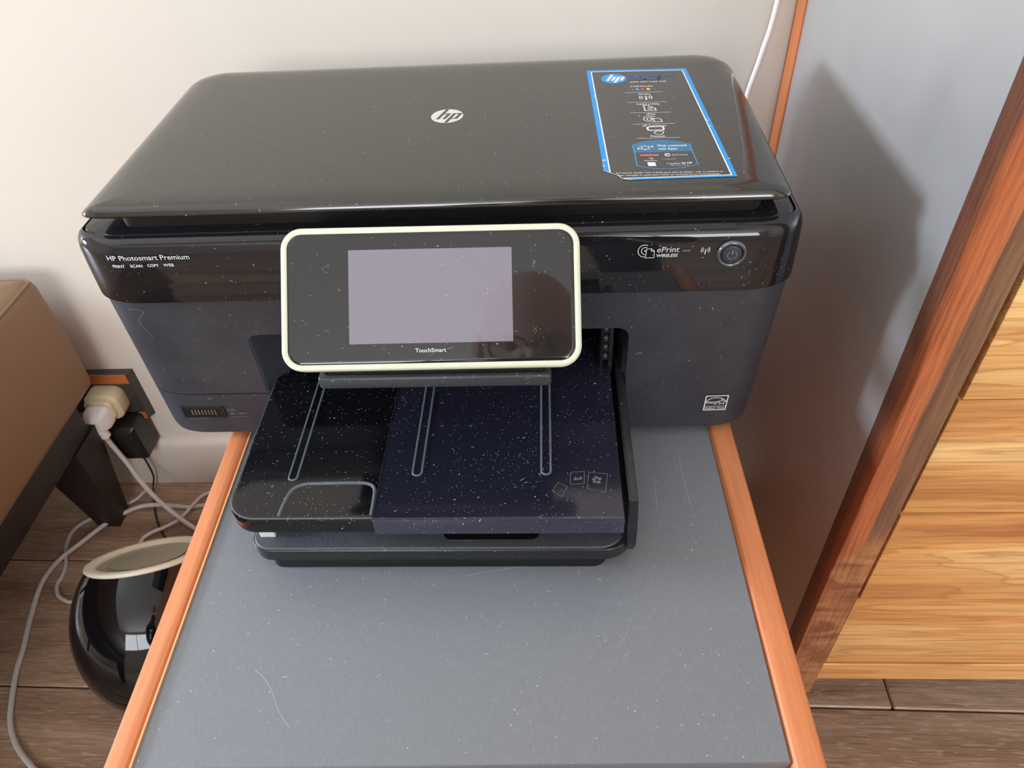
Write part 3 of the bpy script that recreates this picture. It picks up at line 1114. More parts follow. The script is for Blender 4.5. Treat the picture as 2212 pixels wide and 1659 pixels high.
sub(obj('status_light', on_front(bm, 0.0009), M['print_grey'], None), band)

# power button
bc = Vector((0.1860, -0.0010, 0.1668))
Rm = Matrix.Translation(bc) @ Matrix.Rotation(PI / 2, 4, 'X')
bm = BM()
lathe(bm, [(0.0068, 0.0002), (0.0072, 0.0014), (0.0082, 0.0018), (0.0090, 0.0012), (0.0093, -0.0006)], 48, Rm)
ring = obj('button_ring', bm, M['chrome'], pr, smooth=60)
bm = BM()
lathe(bm, [(0.0, 0.0016), (0.0055, 0.0015), (0.0062, 0.0011), (0.0064, 0.0), (0.0064, -0.001)], 48, Rm)
btn = obj('power_button', bm, M['matte'], pr, smooth=60)
bm = BM()
ribbon(bm, arc(0, 0, 0.0029, 0.0029, 122, 418, 30), 0.0005, z=0.00175)
ribbon(bm, [(0, 0.0004), (0, 0.0036)], 0.0007, z=0.00175)
sub(obj('power_symbol', bm, M['print_dim'], None, smooth=0, mw=Rm), btn)

# energy label on the satin front
bm = BM()
Lx0, Lx1, Lz0, Lz1 = 0.1860, 0.2020, 0.0283, 0.0428
quad(bm, [(Lx0, Lz0), (Lx0 + 0.0006, Lz1), (Lx1 + 0.0006, Lz1), (Lx1, Lz0)], 0.0009, 0)
ribbon(bm, [(Lx0, 0.0322), (Lx1, 0.0322)], 0.0004)
ribbon(bm, arc(0.1943, 0.0345, 0.0078, 0.0066, 18, 162, 20), 0.0006)
st = []
for k in range(10):
    r_ = 0.0030 if k % 2 == 0 else 0.0013
    a = PI / 2 + k * PI / 5
    st.append((0.1985 + r_ * math.cos(a), 0.0366 + r_ * math.sin(a)))
quad(bm, st, 0.0005, 0)
merge(bm, text_bm('energy', 0.1872, 0.1965, 0.0352, 0.0030, 0.01, 0.5))
merge(bm, text_bm('ENERGY STAR', 0.1870, 0.2012, 0.0292, 0.0021, 0.01))
obj('energy_label', on_front(bm, 0.0004), M['print_white'], pr, smooth=0)
bm = text_bm('DUO', -0.1760, -0.1698, 0.0350, 0.0018, 0.02)
merge(bm, text_bm('SD', -0.1748, -0.1712, 0.0305, 0.0018, 0.02))
merge(bm, text_bm('MMC', -0.1690, -0.1620, 0.0307, 0.0018, 0.02))
ribbon(bm, [(-0.1755, 0.0336), (-0.1695, 0.0338)], 0.0003)
ribbon(bm, [(-0.2110, 0.0258), (-0.1610, 0.0282)], 0.0003)
obj('slot_lettering', on_front(bm, 0.0004), M['print_dim'], pr, smooth=0)

# ------------------------------------------------------------------ tilted touch display
DC = Vector((0.0028, -0.0466, 0.1721))
DM = Matrix.Translation(DC) @ Euler((0.7941, 0.0267, 0.0347), 'XYZ').to_matrix().to_4x4()
dw, dh = 0.1762 / 2, 0.0845 / 2
bm = BM()
slab(bm, -dw, dw, -dh, dh, 0.0125,
     [(0.004, -0.0125), (0.0008, -0.0115), (0.0, -0.0095), (0.0, -0.0012), (0.0006, -0.0003), (0.0014, 0.0), (0.0030, 0.0), (0.0037, -0.0004), (0.0038, -0.0016)], 12, cap1=False)
disp = obj('touch_display', bm, M['cream_frame'], pr, smooth=50, mw=DM, label='tilted touch display with pale cream frame')
bm = BM()
slab(bm, -dw, dw, -dh, dh, 0.0125, [(0.0036, -0.0015), (0.0040, -0.0004), (0.0046, -0.0001), (0.006, -0.0001)], 12)
glass = obj('glass', bm, M['glass'], None, mw=DM)
sub(glass, disp)
bm = BM()
slab(bm, -0.048, 0.048, 0.0009 - 0.0277, 0.0009 + 0.0277, 0.0003, [(0, -0.0005), (0, 0.00002)], 2)
sub(obj('screen', bm, M['screen'], None, mw=DM), disp)
bm = text_bm('TouchSmart', -0.0095, 0.0087, -0.0322, 0.0024, 0.01)
for v in bm.verts:
    v.co.z = 0.0001
sub(obj('lettering', bm, M['print_white'], None, smooth=0, mw=DM), disp)
def touch_symbol(b):
    for v in b.verts:
        v.co.z = 0.0001
    sub(obj('touch_symbol', b, M['print_grey'], None, smooth=0, mw=DM), disp)


touch_symbol(text_bm('?', 0.0598, 0.0622, 0.0165, 0.0040, 0.0))
b = ribbon(BM(), [(0.0596, -0.0185), (0.0624, -0.0215)], 0.00022)
touch_symbol(ribbon(b, [(0.0596, -0.0215), (0.0624, -0.0185)], 0.00022))
touch_symbol(ribbon(BM(), arc(-0.0610, 0.0175, 0.0018, 0.0018, 30, 300, 18), 0.00025))
touch_symbol(ribbon(BM(), [(-0.0630, -0.0195), (-0.0612, -0.0180), (-0.0595, -0.0195)], 0.00022))
bm = BM()
box(bm, -0.0700, 0.0728, -0.0685, -0.0440, 0.1190, 0.1286, 0.0022, 3)
obj('display_hinge', bm, M['hinge'], pr)
bm = BM()
box(bm, -0.0660, 0.0690, -0.0655, -0.0400, 0.1275, 0.1340, 0.0012, 2)
obj('hinge_cover', bm, M['chassis'], pr)
obj('display_arm', box(BM(), -0.052, 0.055, -0.046, 0.006, 0.112, 0.128, 0.002, 2), M['chassis'], pr)

# ------------------------------------------------------------------ lid emblem
LZ = 0.20535
bm = BM()
poly(bm, arc(0.0002, 0.1280, 0.0117, 0.0117, 0, 354, 60), LZ)
emb = sub(obj('emblem', bm, M['logo_silver'], None, smooth=0), lid)


def hp_strokes(bm, cx, cy, R, z, w=0.20, full=True):
    """the slanted two-letter mark inside a disc of radius R"""
    k = 0.36    # slant
    def P(u, v):
        return (cx + R * (u + k * v), cy + R * v)
    def bar(u0, u1, v0, v1):
        poly(bm, [P(u0, v0), P(u1, v0), P(u1, v1), P(u0, v1)], z)
    top = 0.97 if full else 0.85
    lo = -0.45
    bar(-0.50, -0.50 + w, lo, top)                  # h stem, up to the rim
    bar(-0.50 + w, -0.08, 0.24, 0.36)               # h shoulder
    bar(-0.08 - 0.02, -0.08 + w - 0.02, lo, 0.36)   # h right leg
    bar(0.24, 0.24 + w, -top, 0.36)                 # p stem, down to the rim
    bar(0.24 + w, 0.66, 0.26, 0.36)
    bar(0.24 + w, 0.66, lo, lo + 0.10)
    bar(0.62, 0.62 + w, lo, 0.36)


bm = BM()
hp_strokes(bm, 0.0002, 0.1280, 0.0117, LZ + 0.00006)
sub(obj('emblem_letters', bm, M['logo_dark'], None, smooth=0), lid)

# ------------------------------------------------------------------ product sticker on the lid
SZ = 0.20538
stk = obj('sticker', poly(BM(), [(0.1043, 0.2044), (0.1819, 0.2016), (0.1885, 0.0251), (0.1239, 0.0245), (0.1185, 0.0262), (0.1160, 0.0312), (0.1118, 0.0340), (0.1077, 0.0379)], SZ), M['st_black'], None, smooth=0)
sub(stk, lid)


def stick(name, bm, mat):
    """sticker graphics: children of the lid beside the sticker sheet (thing > part > sub-part)"""
    return sub(obj(name, bm, mat, None, smooth=0), lid)


def zz(bm, z):
    for v in bm.verts:
        v.co.z = z
    return bm


bm = BM()
poly(bm, [(0.1043, 0.2044), (0.1819, 0.2016), (0.1786, 0.1978), (0.1079, 0.2012)], 0)
poly(bm, [(0.1819, 0.2016), (0.1885, 0.0251), (0.1853, 0.0273), (0.1786, 0.1978)], 0)
poly(bm, [(0.1885, 0.0251), (0.1239, 0.0245), (0.1200, 0.0266), (0.1853, 0.0273)], 0)
poly(bm, [(0.1043, 0.2044), (0.1079, 0.2012), (0.1116, 0.0342), (0.1077, 0.0379)], 0)
stick('sticker_border', zz(bm, SZ + 0.00004), M['st_blue'])
bm = BM()
ribbon(bm, [(0.1116, 0.0342), (0.1079, 0.2012), (0.1786, 0.1978), (0.1853, 0.0273), (0.1194, 0.0268)], 0.0009)
ribbon(bm, [(0.1077, 0.0381), (0.1118, 0.0342), (0.1162, 0.0312), (0.1187, 0.0262), (0.1239, 0.0247)], 0.0005)
for a, b in (((0.1304, 0.1584), (0.1587, 0.1573)), ((0.1310, 0.1404), (0.1594, 0.1393)), ((0.1315, 0.1221), (0.1600, 0.1213)), ((0.1319, 0.1035), (0.1607, 0.1027)), ((0.1326, 0.0813), (0.1613, 0.0809))):
    ribbon(bm, [a, b], 0.0004)
for x0, y0, n_ in ((0.1075, 0.052, 4), (0.1078, 0.045, 3), (0.1818, 0.105, 5), (0.1822, 0.098, 3), (0.1872, 0.050, 2), (0.1066, 0.155, 2)):
    random.seed(int(x0 * 1e5 + y0 * 1e4))
    for k in range(n_):
        px, py = x0 + random.uniform(-0.0004, 0.0014), y0 + random.uniform(-0.003, 0.003)
        poly(bm, [(px, py), (px + 0.0012, py + 0.0004), (px + 0.0010, py + 0.0011), (px + 0.0002, py + 0.0008)])
stick('sticker_lines', zz(bm, SZ + 0.00008), M['st_white'])
bm = BM()
SL = -0.014
def T(s, x0, x1, y, h, bold=0.01, shear=0.0):
    b = text_bm(s, x0, x1, y, h, bold, shear)
    for v in b.verts:
        v.co.y += (v.co.x - x0) * -0.030
    return b
for args in (('print scan copy web', 0.1366, 0.1637, 0.1769, 0.0026), ('5 individual inks', 0.1357, 0.1529, 0.1683, 0.0026), ('Wireless', 0.1403, 0.1493, 0.1530, 0.0028),
             ('2-sided printing', 0.1375, 0.1536, 0.1354, 0.0028), ('ePrint', 0.1428, 0.1492, 0.1178, 0.0028), ('HP TouchSmart', 0.1384, 0.1546, 0.0990, 0.0029), ('Premium', 0.1421, 0.1516, 0.0826, 0.0028),
             ('Web connected', 0.1446, 0.1638, 0.0682, 0.0032), ('with Apps', 0.1447, 0.1571, 0.0637, 0.0032)):
    merge(bm, T(*args))
merge(bm, T('See box for details / voir la boîte pour plus de détails / veja os detalhes na', 0.1153, 0.1809, 0.0330, 0.0019, 0.0))
merge(bm, T('caixa / szczegóły na opakowaniu / δείτε τη συσκευασία για λεπτομέρειες.', 0.1158, 0.1790, 0.0299, 0.0019, 0.0))
# wireless mark
for s_ in (0, 180):
    for r_ in (0.0028, 0.0045):
        ribbon(bm, arc(0.1452, 0.1482, r_, r_, s_ - 42, s_ + 42, 10), 0.0007)
poly(bm, [(0.1446, 0.1440), (0.1461, 0.1440), (0.1459, 0.1490), (0.1450, 0.1490)])
poly(bm, arc(0.1454, 0.1492, 0.0011, 0.0011, 0, 340, 10))
# two sided sheets
quad(bm, [(0.1424, 0.1248), (0.1422, 0.1340), (0.1455, 0.1340), (0.1462, 0.1315), (0.1500, 0.1290), (0.1502, 0.1248)], 0.0008, 0)
for k in range(3):
    ribbon(bm, [(0.1446, 0.1270 + 0.0014 * k), (0.1482, 0.1270 + 0.0014 * k)], 0.0005)
ribbon(bm, [(0.1470, 0.1305), (0.1462, 0.1330)], 0.0005)
ribbon(bm, [(0.1484, 0.1300), (0.1476, 0.1328)], 0.0005)
# eprint mark
ribbon(bm, arc(0.1449, 0.1112, 0.0048, 0.0048, 40, 290, 24), 0.0006)
ribbon(bm, arc(0.1453, 0.1110, 0.0030, 0.0030, 50, 280, 20), 0.0006)
poly(bm, arc(0.1455, 0.1110, 0.0012, 0.0012, 0, 340, 12))
quad(bm, [(0.1470, 0.1060), (0.1468, 0.1115), (0.1502, 0.1115), (0.1521, 0.1095), (0.1522, 0.1060)], 0.0007, 0)
# touch mark: screen with pointing hand
quad(bm, rr(0.1412, 0.1520, 0.0928, 0.0984, [0.0016] * 4, 4), 0.0013, 0)
quad(bm, [(0.1455, 0.0935), (0.1462, 0.0905), (0.1447, 0.0893), (0.1460, 0.0868), (0.1495, 0.0862), (0.1512, 0.0882), (0.1512, 0.0905), (0.1490, 0.0908), (0.1470, 0.0912), (0.1462, 0.0938)], 0.0006, 0)
# badge ornament
ribbon(bm, arc(0.1367, 0.0674, 0.0042, 0.0022, 150, 500, 26), 0.0006)
ribbon(bm, arc(0.1367, 0.0674, 0.0021, 0.0028, 0, 350, 22), 0.0005)
ribbon(bm, [(0.1318, 0.0650), (0.1322, 0.0676), (0.1336, 0.0690)], 0.0007)
ribbon(bm, [(0.1400, 0.0660), (0.1414, 0.0676), (0.1418, 0.0698)], 0.0007)
# small marks in the badge
poly(bm, [(0.1359, 0.0468), (0.1408, 0.0466), (0.1411, 0.0416), (0.1362, 0.0416)])
ribbon(bm, arc(0.1386, 0.0514, 0.0011, 0.0012, -120, 140, 10), 0.0006)
ribbon(bm, [(0.1378, 0.0502), (0.1394, 0.0504)], 0.0005)
merge(bm, T('dreamworks', 0.1341, 0.1422, 0.0486, 0.0012, 0.02))
merge(bm, T('Quick Forms', 0.1526, 0.1625, 0.0551, 0.0020, 0.0))
merge(bm, T('snapfish', 0.1478, 0.1562, 0.0436, 0.0018, 0.0))
merge(bm, T('by HP', 0.1575, 0.1640, 0.0436, 0.0022, 0.03))
merge(bm, T('share print connect', 0.1498, 0.1617, 0.0414, 0.0012, 0.0))
poly(bm, arc(0.1499, 0.0563, 0.0019, 0.0023, 0, 345, 20))
stick('sticker_print', zz(bm, SZ + 0.00012), M['st_white'])
bm = BM()
poly(bm, arc(0.1244, 0.1858, 0.0096, 0.0092, 0, 352, 40))
sub_b = BM()
hp_strokes(sub_b, 0.1499, 0.0563, 0.0021, SZ + 0.00016, 0.25, False)
stick('badge_logo_letters', sub_b, M['st_black'])
stick('sticker_logo_disc', zz(bm, SZ + 0.00008), M['st_blue'])
bm = BM()
hp_strokes(bm, 0.1244, 0.1858, 0.0092, SZ + 0.00014, 0.25, False)
stick('sticker_logo_letters', bm, M['st_white'])
bm = BM()
merge(bm, T('PHOTOSMART', 0.1363, 0.1719, 0.1868, 0.0036, 0.02))
merge(bm, T('PREMIUM', 0.1364, 0.1608, 0.1822, 0.0036, 0.02))
stick('sticker_heading', zz(bm, SZ + 0.00012), M['st_navy'])
stick('blue_word', zz(T('calendar', 0.1559, 0.1647, 0.0493, 0.0020, 0.0), SZ + 0.00012), M['st_navy'])
bm = BM()
top_arc = [(0.1284 + (0.1661 - 0.1284) * t, 0.0728 + (0.0716 - 0.0728) * t + 0.0060 * 4 * t * (1 - t)) for t in [i / 14 for i in range(15)]]
poly(bm, [(0.1291, 0.0605)] + top_arc + [(0.1662, 0.0604)])
stick('sticker_badge', zz(bm, SZ + 0.00006), M['st_teal'])
bm = BM()
bot = [(0.1292 + (0.1673 - 0.1292) * t, 0.0424 + 0.0001 * t - 0.0052 * 4 * t * (1 - t)) for t in [i / 14 for i in range(15)]]
ribbon(bm, [(0.1286, 0.0715), (0.1291, 0.0605)] + bot + [(0.1662, 0.0604), (0.1661, 0.0710)], 0.0006)
stick('badge_outline', zz(bm, SZ + 0.00010), M['st_cyan'])
for nm, cx, mat in (('ink_drop', 0.1364, 'st_grey'), ('ink_drop', 0.1405, 'st_cyan'), ('ink_drop', 0.1445, 'st_mag'), ('ink_drop', 0.1487, 'st_yel'), ('ink_drop', 0.1528, 'st_grey')):
    bm = BM()
    if mat == 'st_grey':
        ribbon(bm, arc(cx, 0.1634, 0.0011, 0.0014, 120, 400, 12), 0.0006)
        ribbon(bm, [(cx - 0.0016, 0.1620), (cx - 0.0008, 0.1652)], 0.0005)
    else:
        poly(bm, arc(cx, 0.1630, 0.0015, 0.0016, -200, 20, 12) + [(cx - 0.0003, 0.1662)])
    stick(nm, zz(bm, SZ + 0.00012), M[mat])
stick('red_word', zz(T('tabbloid', 0.1321, 0.1440, 0.0556, 0.0028, 0.05), SZ + 0.00012), M['st_red'])
bm = BM()
for ch, x0, x1, mat in (('G', 0.1456, 0.1474, 'st_cyan'), ('o', 0.1476, 0.1490, 'st_red'), ('o', 0.1492, 0.1506, 'st_yel'), ('g', 0.1508, 0.1522, 'st_cyan'), ('l', 0.1525, 0.1529, 'st_cyan'), ('e', 0.1532, 0.1546, 'st_red')):
    stick('coloured_letter', zz(text_bm(ch, x0, x1, 0.0496, 0.0022, 0.0), SZ + 0.00012), M[mat])
bm.free()

# ------------------------------------------------------------------ cord hanging on the wall, right
pts = catmull([(0.290, 0.334, 0.60), (0.2880, 0.335, 0.36), (0.2820, 0.335, 0.2127), (0.2757, 0.335, 0.165), (0.2675, 0.335, 0.1147), (0.262, 0.334, 0.02), (0.258, 0.334, -0.2), (0.262, 0.326, -0.442)], 8)
tag(obj('hanging_cord', tube(BM(), pts, 0.0026, 10), M['plug_white']), 'thin white cord hanging down the wall between the printer and the cabinet', 'cord')

# ------------------------------------------------------------------ leather seat, left
SXR, SY1 = -0.520, 0.300
sofa = thing('leather_seat', 'tan leather seat with dark wooden frame and leg, by the wall at the far left', 'seat', (-0.95, -0.10, RZ0))
bm = BM()
slab(bm, -1.45, SXR, -0.55, SY1, 0.012, [(0.008, -0.206), (0.002, -0.203), (0.0, -0.196), (-0.002, -0.12), (0.0, -0.052), (0.002, -0.046), (0.006, -0.0415), (0.014, -0.0385), (0.05, -0.034), (0.12, -0.031)], 8)
cu = obj('cushion', bm, M['leather'], sofa, smooth=60)
bm = BM()
tube(bm, [(SXR - 0.0035, -0.54, -0.0425), (SXR - 0.0035, SY1 - 0.012, -0.0425), (SXR - 0.012, SY1 - 0.0035, -0.0425), (-1.44, SY1 - 0.0035, -0.0425)], 0.0017, 8)
sub(obj('piping', bm, M['leather'], None), cu)
obj('wooden_frame', box(BM(), -1.44, SXR - 0.018, -0.54, SY1 - 0.034, -0.262, -0.2065, 0.002, 2), M['dark_wood'], sofa)
for lx, ly in ((-0.582, 0.262), (-0.582, -0.48), (-1.40, 0.262), (-1.40, -0.48)):
    bm = BM()
    slabs = []
    for z, hx, hy in ((RZ0, 0.015, 0.015), (RZ0 + 0.004, 0.016, 0.016), (-0.262, 0.036, 0.030)):
        slabs.append([bm.verts.new((lx + a * hx + (0.010 if z > -0.3 else 0), ly + b * hy - (0.012 if z > -0.3 else 0), z)) for a, b in ((-1, -1), (1, -1), (1, 1), (-1, 1))])
    for A, B in zip(slabs[:-1], slabs[1:]):
        for k in range(4):
            bm.faces.new((A[k], A[(k + 1) % 4], B[(k + 1) % 4], B[k]))
    bm.faces.new(list(reversed(slabs[0])))
    bm.faces.new(slabs[-1])
    obj('leg', bm, M['dark_wood'], sofa)

# ------------------------------------------------------------------ socket, plugs
sk = thing('wall_socket', 'dark wall socket plate with brown wooden end strips, low on the wall', 'socket', (-0.535, RY1, -0.266))
Yw = RY1
bm = BM()
PX0, PX1, PZ0, PZ1 = -0.600, -0.4965, -0.3085, -0.2235
vs = []
for (x0, x1, z0, z1, y) in ((PX0, PX1, PZ0, PZ1, Yw), (PX0, PX1 - 0.004, PZ0 + 0.001, PZ1 - 0.001, Yw - 0.011)):
    vs.append([bm.verts.new(p) for p in ((x0, y, z0), (x1, y, z0), (x1, y, z1), (x0, y, z1))])
bm.faces.new(vs[1])
for k in range(4):
    bm.faces.new((vs[0][k], vs[0][(k + 1) % 4], vs[1][(k + 1) % 4], vs[1][k]))
obj('plate', bm, M['socket_plate'], sk)
obj('end_strip', box(BM(), PX0, PX1 - 0.006, Yw - 0.0125, Yw - 0.009, PZ1 - 0.0165, PZ1 - 0.001), M['strip_wood'], sk, label='brown wooden strip on top')
obj('end_strip', box(BM(), PX0, PX1 - 0.006, Yw - 0.0125, Yw - 0.009, PZ0 + 0.001, PZ0 + 0.0125), M['strip_wood'], sk)

ad = thing('plug_adapter', 'cream double plug adapter pushed into the wall socket', 'adapter', (-0.538, 0.31, -0.262))
ang_m = Matrix.Translation((-0.540, 0.331, -0.2650)) @ Matrix.Rotation(PI / 2, 4, 'X')
bm = BM()
ring8 = 12
slab(bm, -0.024, 0.024, -0.022, 0.022, 0.014, [(0.001, -0.002), (0.0, 0.0), (0.0, 0.020), (0.003, 0.024), (0.005, 0.0245)], 5)
bm.transform(ang_m)
obj('body', bm, M['adapter_cream'], ad)
bm = BM()
slab(bm, -0.019, 0.019, -0.013, 0.019, 0.009, [(0.0, 0.0245), (0.0, 0.030), (0.002, 0.032)], 5)
bm.transform(ang_m)
obj('front_socket', bm, M['adapter_cream'], ad)

pl = thing('white_plug', 'white mains plug and cable in the cream adapter, cable running down to the floor', 'plug', (-0.54, 0.29, -0.265))
bm = BM()
slab(bm, -0.017, 0.015, -0.019, 0.013, 0.007, [(0.0, 0.030), (0.0, 0.042), (0.003, 0.050), (0.008, 0.056)], 5)
bm.transform(ang_m)
obj('plug_body', bm, M['plug_white'], pl)
bm = BM()
tube(bm, [(-0.541, 0.284, -0.272), (-0.540, 0.283, -0.279), (-0.538, 0.283, -0.286), (-0.537, 0.283, -0.293)], 0.006, 12, radii=[0.009, 0.008, 0.0065, 0.0068])
obj('strain_relief', bm, M['plug_white'], pl)
c1 = [(-0.5372, 0.283, -0.289), (-0.5375, 0.283, -0.305), (-0.530, 0.282, -0.345), (-0.520, 0.276, -0.385), (-0.497, 0.263, -0.418), (-0.4512, 0.2396, -0.4445), (-0.40, 0.215, -0.4455), (-0.30, 0.20, -0.4457)]
C1PTS = c1
cab1 = obj('cable', tube(BM(), catmull(c1, 10), 0.0034, 12), M['cable'], pl)

pa = thing('power_adapter', 'black power brick hanging below the cream adapter on the wall', 'adapter', (-0.53, 0.31, -0.33))
bm = BM()
slab(bm, -0.023, 0.020, -0.033, 0.030, 0.005, [(0.002, -0.013), (0.0, -0.011), (0.0, 0.026), (0.006, 0.032), (0.008, 0.0325)], 4)
bm.transform(Matrix.Translation((-0.527, 0.327, -0.3260)) @ Matrix.Rotation(PI / 2, 4, 'X'))
obj('brick', bm, M['adapter_black'], pa)
thin = [(-0.531, 0.315, -0.358), (-0.530, 0.317, -0.385), (-0.533, 0.318, -0.42), (-0.540, 0.312, -0.4430), (-0.5207, 0.2669, -0.4485), (-0.4974, 0.2334, -0.4485), (-0.47, 0.205, -0.4485), (-0.42, 0.18, -0.4485), (-0.3, 0.17, -0.4485)]
obj('cable', tube(BM(), catmull(thin, 8), 0.0014, 8), M['adapter_black'], pa)

z = RZ0 + 0.0028
c2 = [(-0.5530, 0.3125), (-0.5557, 0.3084), (-0.5634, 0.2933), (-0.5912, 0.2734), (-0.6198, 0.2575), (-0.6336, 0.2383), (-0.6307, 0.2100), (-0.6183, 0.1827), (-0.6139, 0.1638), (-0.6141, 0.1476), (-0.6060, 0.1325), (-0.5928, 0.1240), (-0.5788, 0.1219), (-0.54, 0.135), (-0.49, 0.155), (-0.455, 0.150)]
P2 = [(x, y, z) for x, y in c2]
tag(obj('lamp_cable', tube(BM(), catmull(P2, 8), 0.0025, 10), M['cable']), 'thin white cable on the floor curling round behind the black lamp', 'cable')
c3 = [(-0.20, 0.305), (-0.30, 0.295), (-0.4449, 0.2834), (-0.4720, 0.2793), (-0.5166, 0.2841), (-0.5491, 0.2757), (-0.5813, 0.2505), (-0.6069, 0.2139), (-0.6264, 0.1827), (-0.6326, 0.1476), (-0.6277, 0.1032), (-0.6135, 0.0538), (-0.6064, 0.0228), (-0.5911, -0.0181), (-0.5789, -0.0430), (-0.5588, -0.0668), (-0.5337, -0.0861), (-0.5124, -0.0978), (-0.45, -0.12), (-0.38, -0.15)]
P3 = [(x, y, RZ0 + 0.0033 + (0.0055 if 5 <= i <= 9 else 0.0)) for i, (x, y) in enumerate(c3)]
tag(obj('floor_cable', tube(BM(), catmull(P3, 8), 0.0032, 10), M['cable']), 'long white cable looping over the floor between the leather seat and the lamp', 'cable')
c4 = [(-0.5250, 0.195), (-0.5191, 0.2095), (-0.5122, 0.2270), (-0.4955, 0.2375), (-0.4791, 0.2497), (-0.4704, 0.2648), (-0.4628, 0.2836), (-0.4535, 0.2984), (-0.42, 0.312), (-0.35, 0.315)]
P4 = [(x, y, RZ0 + 0.0095) for x, y in c4]
P4[0] = (-0.515, 0.150, RZ0 + 0.008)
tag(obj('short_cable', tube(BM(), catmull(P4, 8), 0.0026, 10), M['cable']), 'short white cable rising behind the black lamp towards the table', 'cable')

# ------------------------------------------------------------------ black egg shaped floor lamp
lamp = thing('floor_lamp', 'glossy black bowl-shaped floor lamp with tilted cream rim, on the floor left of the table', 'lamp', (-0.395, 0.044, RZ0))
th, ph = 0.6474, -0.1482
n = Vector((math.sin(th) * math.sin(ph), math.sin(th) * math.cos(ph), math.cos(th)))
LA, LB, LH = 0.0904, 0.1077, 0.076
LC = Vector((-0.3913, 0.0389, -0.3482))
q = Vector((0, 0, 1)).rotation_difference(n)
LM = Matrix.Translation(LC) @ q.to_matrix().to_4x4()
rim = LA * math.sqrt(1 - (LH / LB) ** 2)
prof = []
for i in range(33):
    a = -PI / 2 + (math.asin(LH / LB) + PI / 2) * i / 32
    prof.append((LA * math.cos(a), LB * math.sin(a)))
bm = lathe(BM(), prof, 72, LM)
obj('bowl', bm, M['lamp_black'], lamp, smooth=60)
bm = lathe(BM(), [(rim + 0.0005, LH - 0.001), (rim + 0.0022, LH + 0.001), (rim + 0.0015, LH + 0.003), (rim - 0.001, LH + 0.0042), (rim - 0.007, LH + 0.004), (rim - 0.010, LH + 0.0025), (rim - 0.0105, LH - 0.004)], 72, LM)
obj('rim', bm, M['lamp_cream'], lamp, smooth=60)
bm = lathe(BM(), [(0.0, LH + 0.0015), (rim * 0.55, LH + 0.0012), (rim - 0.022, LH + 0.0006), (rim - 0.023, LH - 0.0006), (rim - 0.0108, LH - 0.0006)], 72, LM)
obj('light_disc', bm, M['lamp_disc'], lamp, smooth=60)
bm = BM()
lathe(bm, [(0.0, RZ0), (0.045, RZ0), (0.046, RZ0 + 0.004), (0.030, RZ0 + 0.010), (0.0, RZ0 + 0.012)], 40, Matrix.Translation((LC.x + 0.005, LC.y - 0.002, 0)))
obj('foot_ring', bm, M['lamp_black'], lamp)

# ------------------------------------------------------------------ person taking the picture (seen mirrored in the display)
HC = Vector((0.104, -0.528, 0.668))
fwd = Vector((-0.060, 0.630, -0.772)).normalized()
upv = Vector((0.0, 0.770, 0.638))
upv = (upv - fwd * upv.dot(fwd)).normalized()
rgt = upv.cross(-fwd).normalized()      # local x
HC = HC + upv * 0.020
HM = Matrix(((rgt.x, fwd.x, upv.x, HC.x), (rgt.y, fwd.y, upv.y, HC.y), (rgt.z, fwd.z, upv.z, HC.z), (0, 0, 0, 1))) @ Matrix.Diagonal((1, 1, 0.84, 1))
person = thing('person', 'bald person with glasses leaning over the table, mirrored in the display', 'person', (0.12, -0.95, RZ0))
# body: continuous skinned figure (kneeling), neck up to the head
me = bpy.data.meshes.new('body')
V = [(0.12, -1.02, 0.02), (0.12, -0.95, 0.22), (0.12, -0.85, 0.38), (0.112, -0.755, 0.485), (0.108, -0.675, 0.555), (0.105, -0.605, 0.610),
     (-0.05, -0.83, 0.42), (-0.08, -0.90, 0.18), (-0.07, -0.78, -0.02), (0.28, -0.83, 0.42), (0.31, -0.90, 0.18), (0.30, -0.78, -0.02),
     (0.02, -1.02, -0.02), (0.00, -0.74, -0.38), (0.0, -1.10, -0.40), (0.22, -1.02, -0.02), (0.24, -0.74, -0.38), (0.24, -1.10, -0.40)]
Ed = [(0, 1), (1, 2), (2, 3), (3, 4), (4, 5), (3, 6), (6, 7), (7, 8), (3, 9), (9, 10), (10, 11), (0, 12), (12, 13), (13, 14), (0, 15), (15, 16), (16, 17)]
rad = [0.13, 0.12, 0.12, 0.09, 0.055, 0.055, 0.065, 0.048, 0.034, 0.065, 0.048, 0.034, 0.085, 0.06, 0.045, 0.085, 0.06, 0.045]
me.from_pydata(V, Ed, [])
body = link(bpy.data.objects.new('body', me))
body.parent = person
me.transform(world_of(person).inverted())
md = body.modifiers.new('skin', 'SKIN')
for i, d in enumerate(me.skin_vertices[0].data):
    d.radius = (rad[i], rad[i])
me.skin_vertices[0].data[0].use_root = True
body.modifiers.new('sub', 'SUBSURF').levels = 1
body.modifiers['sub'].render_levels = 2
me.materials.append(M['shirt'])
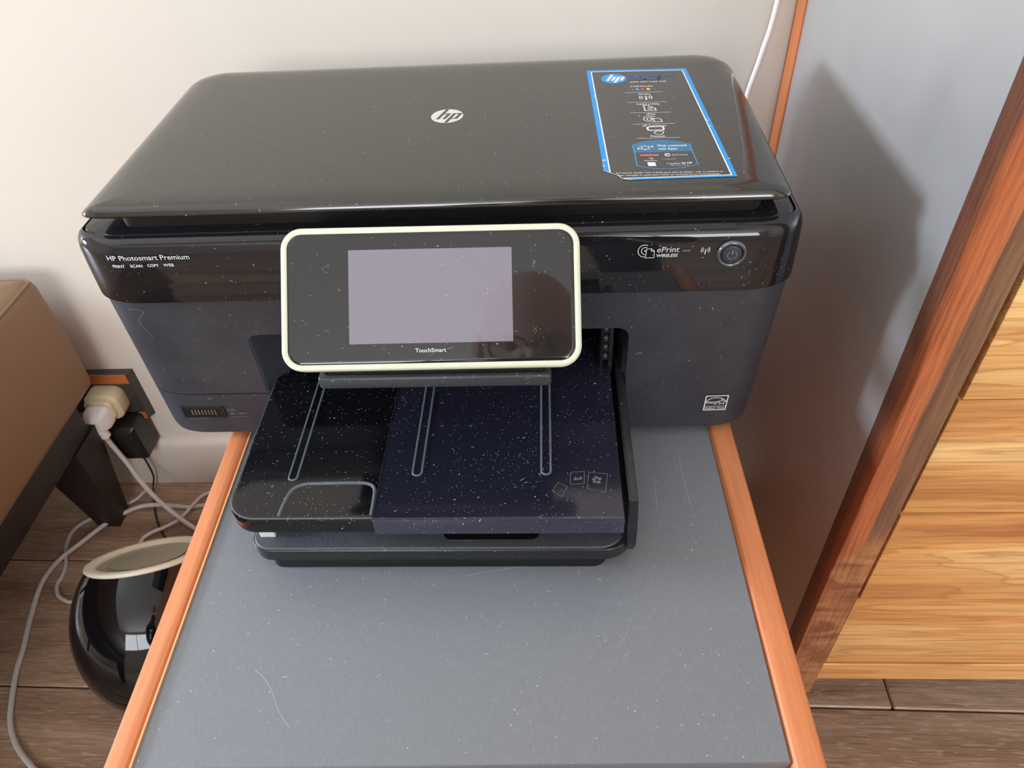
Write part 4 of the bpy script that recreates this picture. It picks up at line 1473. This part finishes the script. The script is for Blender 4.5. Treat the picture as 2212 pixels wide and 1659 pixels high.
# head: shaped ellipsoid with brow, nose, chin and eye hollows
bm = BM()
bmesh.ops.create_uvsphere(bm, u_segments=48, v_segments=32, radius=1.0)
def gsn(x, y, cx, cy, sx, sy):
    return math.exp(-((x - cx) / sx) ** 2 - ((y - cy) / sy) ** 2)
for v in bm.verts:
    x, y, z_ = v.co
    wx = 0.077 * (1 - 0.22 * max(0, -z_) ** 1.5)
    px, py, pz = x * wx, y * 0.097, z_ * 0.118
    if y > 0:
        py -= 0.012 * max(0, -z_) * 0
        f = max(0, y) ** 0.5
        py += f * (0.026 * gsn(px, pz, 0, -0.030, 0.011, 0.022) + 0.010 * gsn(px, pz, 0, 0.006, 0.055, 0.012)
                   - 0.013 * gsn(px, pz, 0.030, -0.010, 0.016, 0.012) - 0.013 * gsn(px, pz, -0.030, -0.010, 0.016, 0.012)
                   + 0.008 * gsn(px, pz, 0, -0.070, 0.022, 0.007) + 0.012 * gsn(px, pz, 0, -0.100, 0.030, 0.018)
                   - 0.004 * gsn(px, pz, 0, -0.0705, 0.024, 0.002))
    v.co = Vector((px, py, pz))
head = obj('head', bm, M['skin'], person, smooth=80, mw=HM)
for s_ in (-1, 1):
    bm = BM()
    bmesh.ops.create_uvsphere(bm, u_segments=20, v_segments=14, radius=1.0)
    for v in bm.verts:
        v.co = Vector((s_ * 0.079 + v.co.x * 0.007 + s_ * max(0, -v.co.y) * 0.010, -0.004 + v.co.y * 0.018, -0.020 + v.co.z * 0.031))
    sub(obj('ear', bm, M['skin'], None, smooth=80, mw=HM), head)
    bm = BM()
    bmesh.ops.create_uvsphere(bm, u_segments=20, v_segments=14, radius=0.011)
    bm.transform(Matrix.Translation((s_ * 0.030, 0.0785, -0.011)))
    sub(obj('eye', bm, M['eye'], None, smooth=80, mw=HM), head)
bm = BM()
for s_ in (-1, 1):
    ring_ = [(s_ * 0.033 + 0.026 * math.copysign(abs(math.cos(a)) ** 0.8, math.cos(a)), 0.106 - 0.004 * abs(math.cos(a)), -0.014 + 0.019 * math.copysign(abs(math.sin(a)) ** 0.8, math.sin(a))) for a in [2 * PI * i / 28 for i in range(29)]]
    tube(bm, ring_, 0.0016, 6)
    tube(bm, [(s_ * 0.058, 0.102, -0.008), (s_ * 0.074, 0.080, -0.006), (s_ * 0.082, 0.0, 0.002)], 0.0016, 6)
tube(bm, [(-0.008, 0.106, -0.010), (0, 0.108, -0.007), (0.008, 0.106, -0.010)], 0.0018, 6)
gl = obj('glasses', bm, M['glasses'], None, smooth=60, mw=HM)
sub(gl, head)
bpy.context.view_layer.update()
